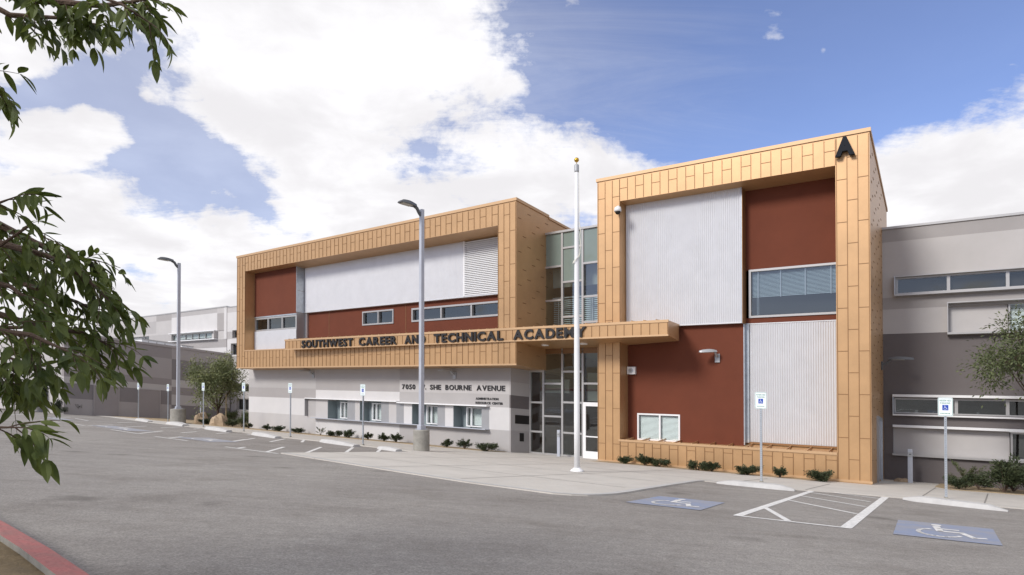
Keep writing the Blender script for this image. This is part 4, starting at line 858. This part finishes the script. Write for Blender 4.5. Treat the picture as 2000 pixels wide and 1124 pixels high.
stop((-20.6, -5.05), (-17.5, -5.6), 'white wheel stop between the small tree and the pale base wall', .2, .17)
stop((-26.8, -4.2), (-24.0, -4.6), 'white wheel stop under the far lamp post base', .24, .2)
stop((-32.8, -3.5), (-29.6, -4.1), 'farthest wheel stop, before the dark annex', .2, .17)
# ================================================================== ROCKS
def rock(loc, sx, sy, sz, seed, label):
    rg = random.Random(seed); mb = MB(); n, k_ = 14, 8; P0 = []
    for i in range(k_+1):
        for j in range(n):
            th = i/k_*pi*.62; ph = 2*pi*j/n; v = Vector((sin(th)*cos(ph), sin(th)*sin(ph), cos(th)))
            r = 1+.28*mn.noise(v*1.6+Vector((seed, 0, 0)))+.10*mn.noise(v*5+Vector((seed, 3, 0))); P0.append(Vector((v.x*sx*r, v.y*sy*r, max(-.1, v.z*sz*r-.05))))
    mb.v = P0; mb.mi('rock')
    for i in range(k_):
        for j in range(n): mb.f.append((i*n+j, i*n+(j+1) % n, (i+1)*n+(j+1) % n, (i+1)*n+j)); mb.m.append(0)
    o = mb.build('boulder', off=Z3); o.location = loc; return tag(o, label, 'boulder', 'tan boulders in the planting beds')
rock(PG(-30.2, -.6, 0), .55, .45, .80, 3, 'tan boulder just right of the far lamp post base')
rock(PG(-27.2, -.9, 0), .62, .5, .78, 7, 'tan boulder right of the small tree trunk')
rock(PG(9.85, 4.75, .02), .30, .22, .16, 5, 'small pale boulder against the grey wing by the tower side door')

# ================================================================== PLANTS
def leaf_verts(L_, W_, fold=.25, droop=.15, seg=4):
    """pointed leaf along +x, folded on its midrib"""
    v = []; f = []
    for i in range(seg+1):
        t_ = i/seg; w = W_*.5*(sin(pi*t_**.8))**.85 if 0 < i < seg else 0; z = -droop*L_*t_*t_
        v += [(t_*L_, -w, z+fold*w), (t_*L_, 0, z), (t_*L_, w, z+fold*w)]
    for i in range(seg):
        a = i*3; f += [(a, a+3, a+4, a+1), (a+1, a+4, a+5, a+2)]
    return [Vector(p) for p in v], f
def put(mb, lv, pos, dirv, up, k):
    x = dirv.normalized(); z = (up - x*up.dot(x)); z = z.normalized() if z.length > 1e-4 else Vector((0, 0, 1)); y = z.cross(x); i = len(mb.v)
    mb.v += [pos + x*p.x + y*p.y + z*p.z for p in lv[0]]; mb.f += [tuple(i+j for j in q) for q in lv[1]]; mb.m += [k]*len(lv[1])
def rv(rg, s=1): return Vector((rg.uniform(-s, s), rg.uniform(-s, s), rg.uniform(-s, s)))
def shrub_mesh(seed, r, h, nleaf, lm, ll=.05, airy=0):
    rg = random.Random(seed); f = MB(); k_ = f.mi(lm); lv = leaf_verts(ll, ll*.55, .3, .2, 2); st = MB()
    nb = 16 if not airy else 10
    tips = []
    for i in range(nb):
        a = rg.uniform(0, 2*pi); q = rg.uniform(.1, 1)**.6; tip = Vector((cos(a)*r*q, sin(a)*r*q, h*rg.uniform(.45, 1.0)*(1-.35*q))); mid = Vector((tip.x*.35, tip.y*.35, tip.z*.6))
        st.tube([(0, 0, -.02), mid, tip], [.010, .006, .003], 'wood', 5); tips.append((mid, tip))
    for i in range(nleaf):
        mid, tip = tips[rg.randrange(nb)]; c = mid.lerp(tip, rg.uniform(.1, 1.08)) + rv(rg, 1)*(.16*r if not airy else .10*r); c.z = max(.02, c.z)
        dv = (c - Vector((0, 0, h*.25)))*1.2 + rv(rg, .5*r) ; put(f, lv, c, dv+Vector((0, 0, .05)), Vector((0, 0, 1))+rv(rg, .8), k_)
    return f, st
protos = {}
def shrub(kind, loc, rz, s, label, group):
    if kind not in protos:
        spec = {'a': (1, .36, .44, 1700, 'leaf_shrub', .062), 'b': (2, .44, .38, 2000, 'leaf_shrub', .062), 'c': (3, .31, .47, 1500, 'leaf_shrub', .058), 'd': (4, .50, .80, 3000, 'leaf_shrub', .065), 'e': (5, .5, .95, 900, 'leaf_shrub2', .05, 1), 'f': (8, 1.0, 1.3, 3200, 'leaf_bush', .10), 'g': (9, .75, .9, 1900, 'leaf_shrub2', .07)}[kind]
        t = thing('shrub', loc, label, 'shrub', group, rz); f, st = shrub_mesh(*spec); f.build('foliage', t, off=Z3); st.build('stem', t, off=Z3); protos[kind] = t; t.scale = (s, s, s); return t
    return copy_tree(protos[kind], None, loc, rz, label, (s, s, s))
gA = 'low shrubs along the grey base wall'; gB = 'low shrubs along the foot of the gold tower'; gC = 'shrubs in the bed before the grey wing'
rg = random.Random(11)
rowA = [(-23.6, -1.0, 'c', .8, 'lone low shrub nearest the left corner of the base wall'), (-21.6, -1.0, 'a', .85, 'left one of a pair of low shrubs near the left corner of the base wall'), (-20.5, -1.0, 'b', .95, 'right one of a pair of low shrubs near the left corner of the base wall'), (-18.65, -.9, 'b', .9, 'low shrub left of the paint change in the base wall'),
        (-16.7, -.85, 'e', .62, 'thin ragged shrub under the left end of the window shelf'), (-15.3, -.9, 'b', 1.0, 'low shrub left of the first office window'), (-14.2, -.95, 'a', 1.05, 'low shrub under the first office window'), (-12.6, -1.0, 'c', .85, 'low shrub between the first and second office windows'), (-11.35, -1.05, 'a', .95, 'low shrub under the right side of the second office window'), (-10.45, -1.1, 'c', 1.0, 'low shrub just left of the near lamp post'),
        (-7.05, -1.15, 'a', .92, 'low shrub just right of the near lamp post'), (-5.95, -1.2, 'c', 1.0, 'low shrub under the last office window'), (-4.75, -1.15, 'b', 1.05, 'low shrub nearest the entrance')]
for u, d, k_, s, lb in rowA: shrub(k_, PG(u, d, .02), rg.uniform(0, 6), s*.98, lb, gA)
rowB = [(1.45, -.55, 'b', .78, 'first low shrub right of the entrance, at the gold pier'), (2.3, -.6, 'a', .95, 'second low shrub right of the entrance'), (2.85, -.6, 'b', .85, 'third low shrub right of the entrance'), (4.25, -.55, 'b', .95, 'left one of two touching shrubs at mid tower'), (4.75, -.5, 'a', .8, 'right one of two touching shrubs at mid tower'), (5.95, -.45, 'b', .95, 'low shrub behind the parking sign at the tower'), (6.95, -.38, 'c', .8, 'low shrub right of the parking sign at the tower'), (8.15, -.28, 'b', 1.0, 'low shrub at the right foot of the gold tower')]
for u, d, k_, s, lb in rowB: shrub(k_, PG(u, d, .01), rg.uniform(0, 6), s, lb, gB)
shrub('a', PG(11.6, 2.6, .03), 1, 1.0, 'round dark shrub just right of the right hand parking sign', gC)
shrub('e', PG(11.75, 4.3, .03), 2, 1.15, 'tall airy shrub against the grey wing', gC)
shrub('d', PG(12.1, 3.4, .03), 3.3, .75, 'small leafy shrub in front of the airy shrub', gC)
shrub('d', PG(12.75, 2.9, .03), .6, 1.3, 'big dark shrub near the right edge of the bed', gC)
shrub('d', PG(13.0, 4.2, .03), 4.1, 1.5, 'dark shrub cut by the right edge of the view', gC)
gD = 'bushes under the small tree'
for i, (u, d, k_, s, lb) in enumerate([(-31.6, .2, 'g', .95, 'light green bush left of the far lamp post base'), (-29.3, .9, 'g', 1.25, 'tall bush behind the boulder beside the far lamp post'), (-28.9, -.9, 'b', 1.1, 'small shrub between the two boulders'), (-26.7, .9, 'g', 1.3, 'tall bush behind the right boulder'), (-26.0, -.7, 'a', 1.2, 'low shrub just right of the right boulder'), (-25.4, -.4, 'g', .9, 'bush against the left corner of the base wall'), (-25.9, 2.2, 'f', 1.0, 'biggest dark bush in the corner before the recessed windows'), (-27.8, -.9, 'c', 1.2, 'narrow shrub in front of the tree trunk')]):
    shrub(k_, PG(u, d, .03), i*1.3, s, lb, gD)
shrub('f', PG(-46.5, -5.8, 0), .5, 2.1, 'large dark bush at the far left end of the lot, behind the leafy branches', 'big bushes at the far end of the lot')
shrub('f', PG(-51, -7.2, 0), 2.5, 2.4, 'second large dark bush cut by the left edge of the view', 'big bushes at the far end of the lot')
shrub('f', PG(-42.6, -4.6, 0), 4.0, .95, 'smaller dark bush at the right end of the bush row', 'big bushes at the far end of the lot')

def tree(loc, hgt, rad, zc, nleaf, lm, ll, seed, label, cat='tree', flowers=0, lean=(0, 0), limbs=9, flat=.75, trunk_r=.07, clump=.45):
    rg = random.Random(seed); t = thing('young_tree', loc, label, cat); tk = MB(); fo = MB(); k_ = fo.mi(lm)
    fork = Vector((lean[0]*.4, lean[1]*.4, zc-rad*.95)); tk.tube([(0, 0, -.1), (fork.x*.5+.03, fork.y*.5, fork.z*.5), fork], [trunk_r, trunk_r*.8, trunk_r*.65], 'wood', 9)
    tips = []
    for i in range(limbs):
        a = 2*pi*i/limbs+rg.uniform(-.3, .3); e = rg.uniform(.15, 1.25); rr_ = rad*rg.uniform(.7, 1.0)
        tip = Vector((lean[0]+cos(a)*cos(e)*rr_, lean[1]+sin(a)*cos(e)*rr_, zc+(sin(e)*1.25-.42)*rr_*flat)); mid = fork.lerp(tip, .5)+Vector((0, 0, -.10*rad))+rv(rg, .1*rad)
        tk.tube([fork, mid, tip], [trunk_r*.5, trunk_r*.28, .006], 'wood', 6)
        for j in range(5):
            q = mid.lerp(tip, rg.uniform(.0, 1)); t2 = q+Vector((rg.uniform(-1, 1), rg.uniform(-1, 1), rg.uniform(-.35, .8)))*rad*.38; tk.tube([q, t2], [.010, .003], 'wood', 4); tips.append(t2)
            t3 = t2+Vector((rg.uniform(-1, 1), rg.uniform(-1, 1), rg.uniform(-.2, .7)))*rad*.2; tips.append(t3)
        tips.append(tip)
    lv = leaf_verts(ll, ll*.42, .3, .25, 2); clus = [(p, rg.uniform(.5, 1.2)) for p in tips]
    for i in range(nleaf):
        p, s = clus[rg.randrange(len(clus))]; c = p+Vector((rg.gauss(0, 1), rg.gauss(0, 1), rg.gauss(0, .8)))*clump*rad*.30*s
        put(fo, lv, c, (c-p)+rv(rg, .12)+Vector((0, 0, rg.uniform(-.12, .10))), Vector((0, 0, 1))+rv(rg, .9), k_)
    tk.build('trunk', t, off=Z3); fo.build('crown', t, off=Z3)
    if flowers:
        fl = MB(); kf = fl.mi('flower'); l2 = leaf_verts(.05, .05, .2, .1, 2)
        for i in range(flowers):
            p, s = clus[rg.randrange(len(clus))]; c = p+rv(rg, .15)
            for j in range(5): put(fl, l2, c, Vector((cos(j*1.26), sin(j*1.26), .3)), Vector((0, 0, 1)), kf)
        fl.build('blossom', t, off=Z3)
    return t
tree(PG(-29.7, .3, 0), 4.3, 2.15, 3.05, 8500, 'leaf_tree', .17, 5, 'small round headed tree with several limbs before the dark annex', limbs=11, flat=.62, trunk_r=.11, clump=.55)
st_ = MB(); st_.tube([(0, 0, 0), (0, 0, 2.1)], .045, 'woodp', 8); o = st_.build('tree_stake', off=Z3); o.location = PG(-29.0, .5, 0); tag(o, 'pale wooden stake beside the trunk of the small tree', 'stake')
tree(PG(13.62, 2.6, 0), 4.4, 1.65, 4.1, 9000, 'leaf_shrub2', .12, 12, 'thin young tree with pale blossoms at the right edge before the grey wing', flowers=60, limbs=10, flat=1.05, trunk_r=.05, clump=.55, lean=(.1, .1))
tree(PG(-23.2, 6.0, 0), 4.0, 1.2, 3.6, 500, 'leaf_tree', .16, 21, 'sparse tree mostly hidden behind the left corner of the base wall', limbs=6, flat=.8, trunk_r=.06)

# ================================================================== ASH TREE beside the camera
# trunk stands to the left of the view; its limbs reach in front of the lens side of the drive
def W3(x, y, z): return Vector((x, y, z))
AT = thing('ash_tree', PG(4.4, -24.6, 0), 'leafy ash tree at the left edge whose branches hang into the view', 'tree')
base = world_of(AT)
rg = random.Random(77)
wood = MB(); fol = MB(); kl = fol.mi('leaf_near')
fork = Vector((-3.75, 2.2, 4.1))
wood.tube([base, base.lerp(fork, .5)+Vector((.06, 0, 0)), fork], [.16, .13, .11], 'wood', 12)
LV = [leaf_verts(.074*s_, .0245*s_, .30, dr_, 5) for s_ in (.6, .9, 1.15) for dr_ in (.02, .16, .42)]
def twig(p, dirv, ln, n=7, s=1.0, thick=.0022):
    """compound leaf: a stalk with paired leaflets and one at the tip, sagging"""
    pts = [p.copy()]; d = dirv.normalized(); q = p.copy(); st_ = ln/n
    for i in range(n):
        d = (d+Vector((0, 0, -.10))+rv(rg, .05)).normalized(); q = q+d*st_; pts.append(q.copy())
    wood_t.tube(pts, [thick*(1-.6*i/n) for i in range(n+1)], 'wood', 4, cap=False)
    side = d.cross(Vector((0, 0, 1))); side = side.normalized() if side.length > .05 else Vector((1, 0, 0)); up = side.cross(d)
    rl = rg.uniform(-.9, .9); side2 = side*cos(rl)+up*sin(rl)
    for i in range(1, n+1, 2):
        dd = (pts[i]-pts[i-1]).normalized()
        for sg_ in (-1, 1):
            put(fol, LV[rg.randrange(9)] if s > .7 else LV[rg.randrange(3)], pts[i]+rv(rg, .002), dd*rg.uniform(.55, 1.0)+side2*sg_*rg.uniform(.5, .9)+Vector((0, 0, -rg.uniform(.05, .5)))+rv(rg, .12), Vector((0, 0, 1))+rv(rg, .6), kl)
    put(fol, LV[rg.randrange(9)], pts[-1], d+Vector((0, 0, -.3)), Vector((0, 0, 1))+rv(rg, .4), kl)
wood_t = wood
def limb(pts, r0, r1, dens=14, spread=.6, tw=.17, start=.25, hang=.35, s=1.0):
    pts = [Vector(p) for p in pts]; n = len(pts); wood.tube(pts, [r0+(r1-r0)*i/(n-1) for i in range(n)], 'wood', 7)
    total = sum((b-a).length for a, b in zip(pts[:-1], pts[1:])); cnt = int(total*dens)
    for i in range(cnt):
        f = start+(1-start)*(i+rg.random())/cnt; x = f*(n-1); k_ = min(n-2, int(x)); p = pts[k_].lerp(pts[k_+1], x-k_); ax = (pts[k_+1]-pts[k_]).normalized()
        o_ = ax.orthogonal().normalized(); o2_ = ax.cross(o_); a = rg.uniform(0, 2*pi)
        twig(p, ax*rg.uniform(.4, 1.1)+(o_*cos(a)+o2_*sin(a))*spread+Vector((0, 0, -hang*rg.random())), tw*rg.uniform(.7, 1.25), 7 if rg.random() < .6 else 5)
    ax = (pts[-1]-pts[-2]).normalized(); twig(pts[-1], ax, tw*.8, 7); return pts
limb([fork, (-2.896, 2.5, 5.125), (-2.282, 2.5, 4.981), (-1.876, 2.45, 4.849), (-1.564, 2.4, 4.795), (-1.398, 2.4, 4.819)], r0=0.03, r1=0.004, dens=14, hang=0.35, start=0.2, tw=.13)
limb([(-2.642, 2.7, 5.197), (-2.075, 2.6, 4.874), (-1.848, 2.55, 4.835), (-1.649, 2.5, 4.78)], r0=0.015, r1=0.003, dens=17, hang=0.4, start=0.3, tw=0.12)
limb([(-1.687, 2.3, 4.835), (-1.424, 2.3, 4.74), (-1.311, 2.3, 4.665)], r0=0.008, r1=0.002, dens=12, hang=0.3, start=0.3, tw=0.11)
limb([(-2.343, 2.4, 4.583), (-2.07, 2.4, 4.563), (-1.962, 2.4, 4.494)], r0=0.01, r1=0.002, dens=16, hang=0.9, start=0.3, tw=0.13)
limb([fork, (-3.411, 2.8, 4.37), (-2.726, 2.8, 4.187), (-2.316, 2.8, 4.073), (-1.997, 2.8, 3.914), (-1.83, 2.8, 3.89)], r0=0.04, r1=0.003, dens=16, start=0.45, hang=0.5)
limb([(-2.531, 2.6, 4.046), (-2.15, 2.6, 3.94), (-1.917, 2.6, 3.877), (-1.748, 2.6, 3.782), (-1.663, 2.6, 3.697)], r0=0.02, r1=0.003, dens=16, start=0.3, hang=0.6)
limb([(-3.058, 2.9, 4.122), (-2.491, 2.9, 3.886), (-2.208, 2.9, 3.792), (-1.996, 2.9, 3.721), (-1.89, 2.9, 3.674)], r0=0.02, r1=0.003, dens=16, start=0.3, hang=0.5)
limb([(-2.053, 2.3, 4.045), (-1.885, 2.3, 4.007), (-1.81, 2.3, 4.035)], r0=0.01, r1=0.002, dens=16, start=0.3, hang=0.1, tw=0.12)
limb([(-2.331, 2.5, 3.919), (-2.026, 2.5, 3.898), (-1.906, 2.5, 3.98), (-1.834, 2.5, 3.919)], r0=0.01, r1=0.002, dens=16, start=0.2, hang=0.3, tw=0.13)
limb([(-2.738, 2.6, 3.75), (-2.21, 2.6, 3.666), (-1.936, 2.6, 3.581), (-1.767, 2.6, 3.56), (-1.651, 2.6, 3.508)], r0=0.02, r1=0.003, dens=15, start=0.3, hang=0.3)
limb([(-2.315, 2.2, 3.587), (-1.887, 2.2, 3.551), (-1.673, 2.2, 3.525), (-1.53, 2.2, 3.462)], r0=0.02, r1=0.003, dens=15, start=0.3, hang=0.4)
limb([(-3.155, 3.0, 3.563), (-2.622, 3.0, 3.611), (-2.331, 3.0, 3.611), (-2.161, 3.0, 3.66)], r0=0.02, r1=0.003, dens=16, start=0.25, hang=0.4)
limb([(-2.431, 2.4, 3.839), (-2.061, 2.4, 3.761), (-1.905, 2.4, 3.722), (-1.827, 2.4, 3.664)], r0=0.02, r1=0.003, dens=17, start=0.2, hang=0.3)
limb([(-3.143, 3.1, 4.172), (-2.714, 3.1, 4.071), (-2.513, 3.1, 4.021), (-2.361, 3.1, 3.92)], r0=0.02, r1=0.003, dens=17, start=0.2, hang=0.3)
limb([(-2.729, 2.7, 3.458), (-2.315, 2.7, 3.458), (-2.14, 2.7, 3.458), (-2.03, 2.7, 3.414)], r0=0.012, r1=0.003, dens=28, start=0.2, hang=0.4)
limb([(-2.728, 2.7, 3.327), (-2.379, 2.7, 3.37), (-2.204, 2.7, 3.359), (-2.117, 2.7, 3.338)], r0=0.012, r1=0.003, dens=16, start=0.3, hang=0.4)
limb([(-1.842, 1.9, 3.283), (-1.642, 1.9, 3.206), (-1.534, 1.9, 3.229), (-1.473, 1.9, 3.229)], r0=0.008, r1=0.002, dens=9, start=0.55, hang=0.1, tw=0.12)
for i in range(20):      # rest of the crown, overhead and behind the view
    a = i*2*pi/20; e = .25+.9*((i*7) % 5)/5; tip = fork+Vector((-.9+cos(a)*cos(e)*2.7, -.9+sin(a)*cos(e)*2.7, sin(e)*2.4+.3))
    if tip.y > .4 and tip.x > -2.9: continue
    limb([fork, fork.lerp(tip, .5)+Vector((0, 0, .25)), tip], .03, .004, dens=38, start=.3, hang=.4, spread=1.1, tw=.28)
wood.build('limbs', AT); fol.build('leaves', AT)
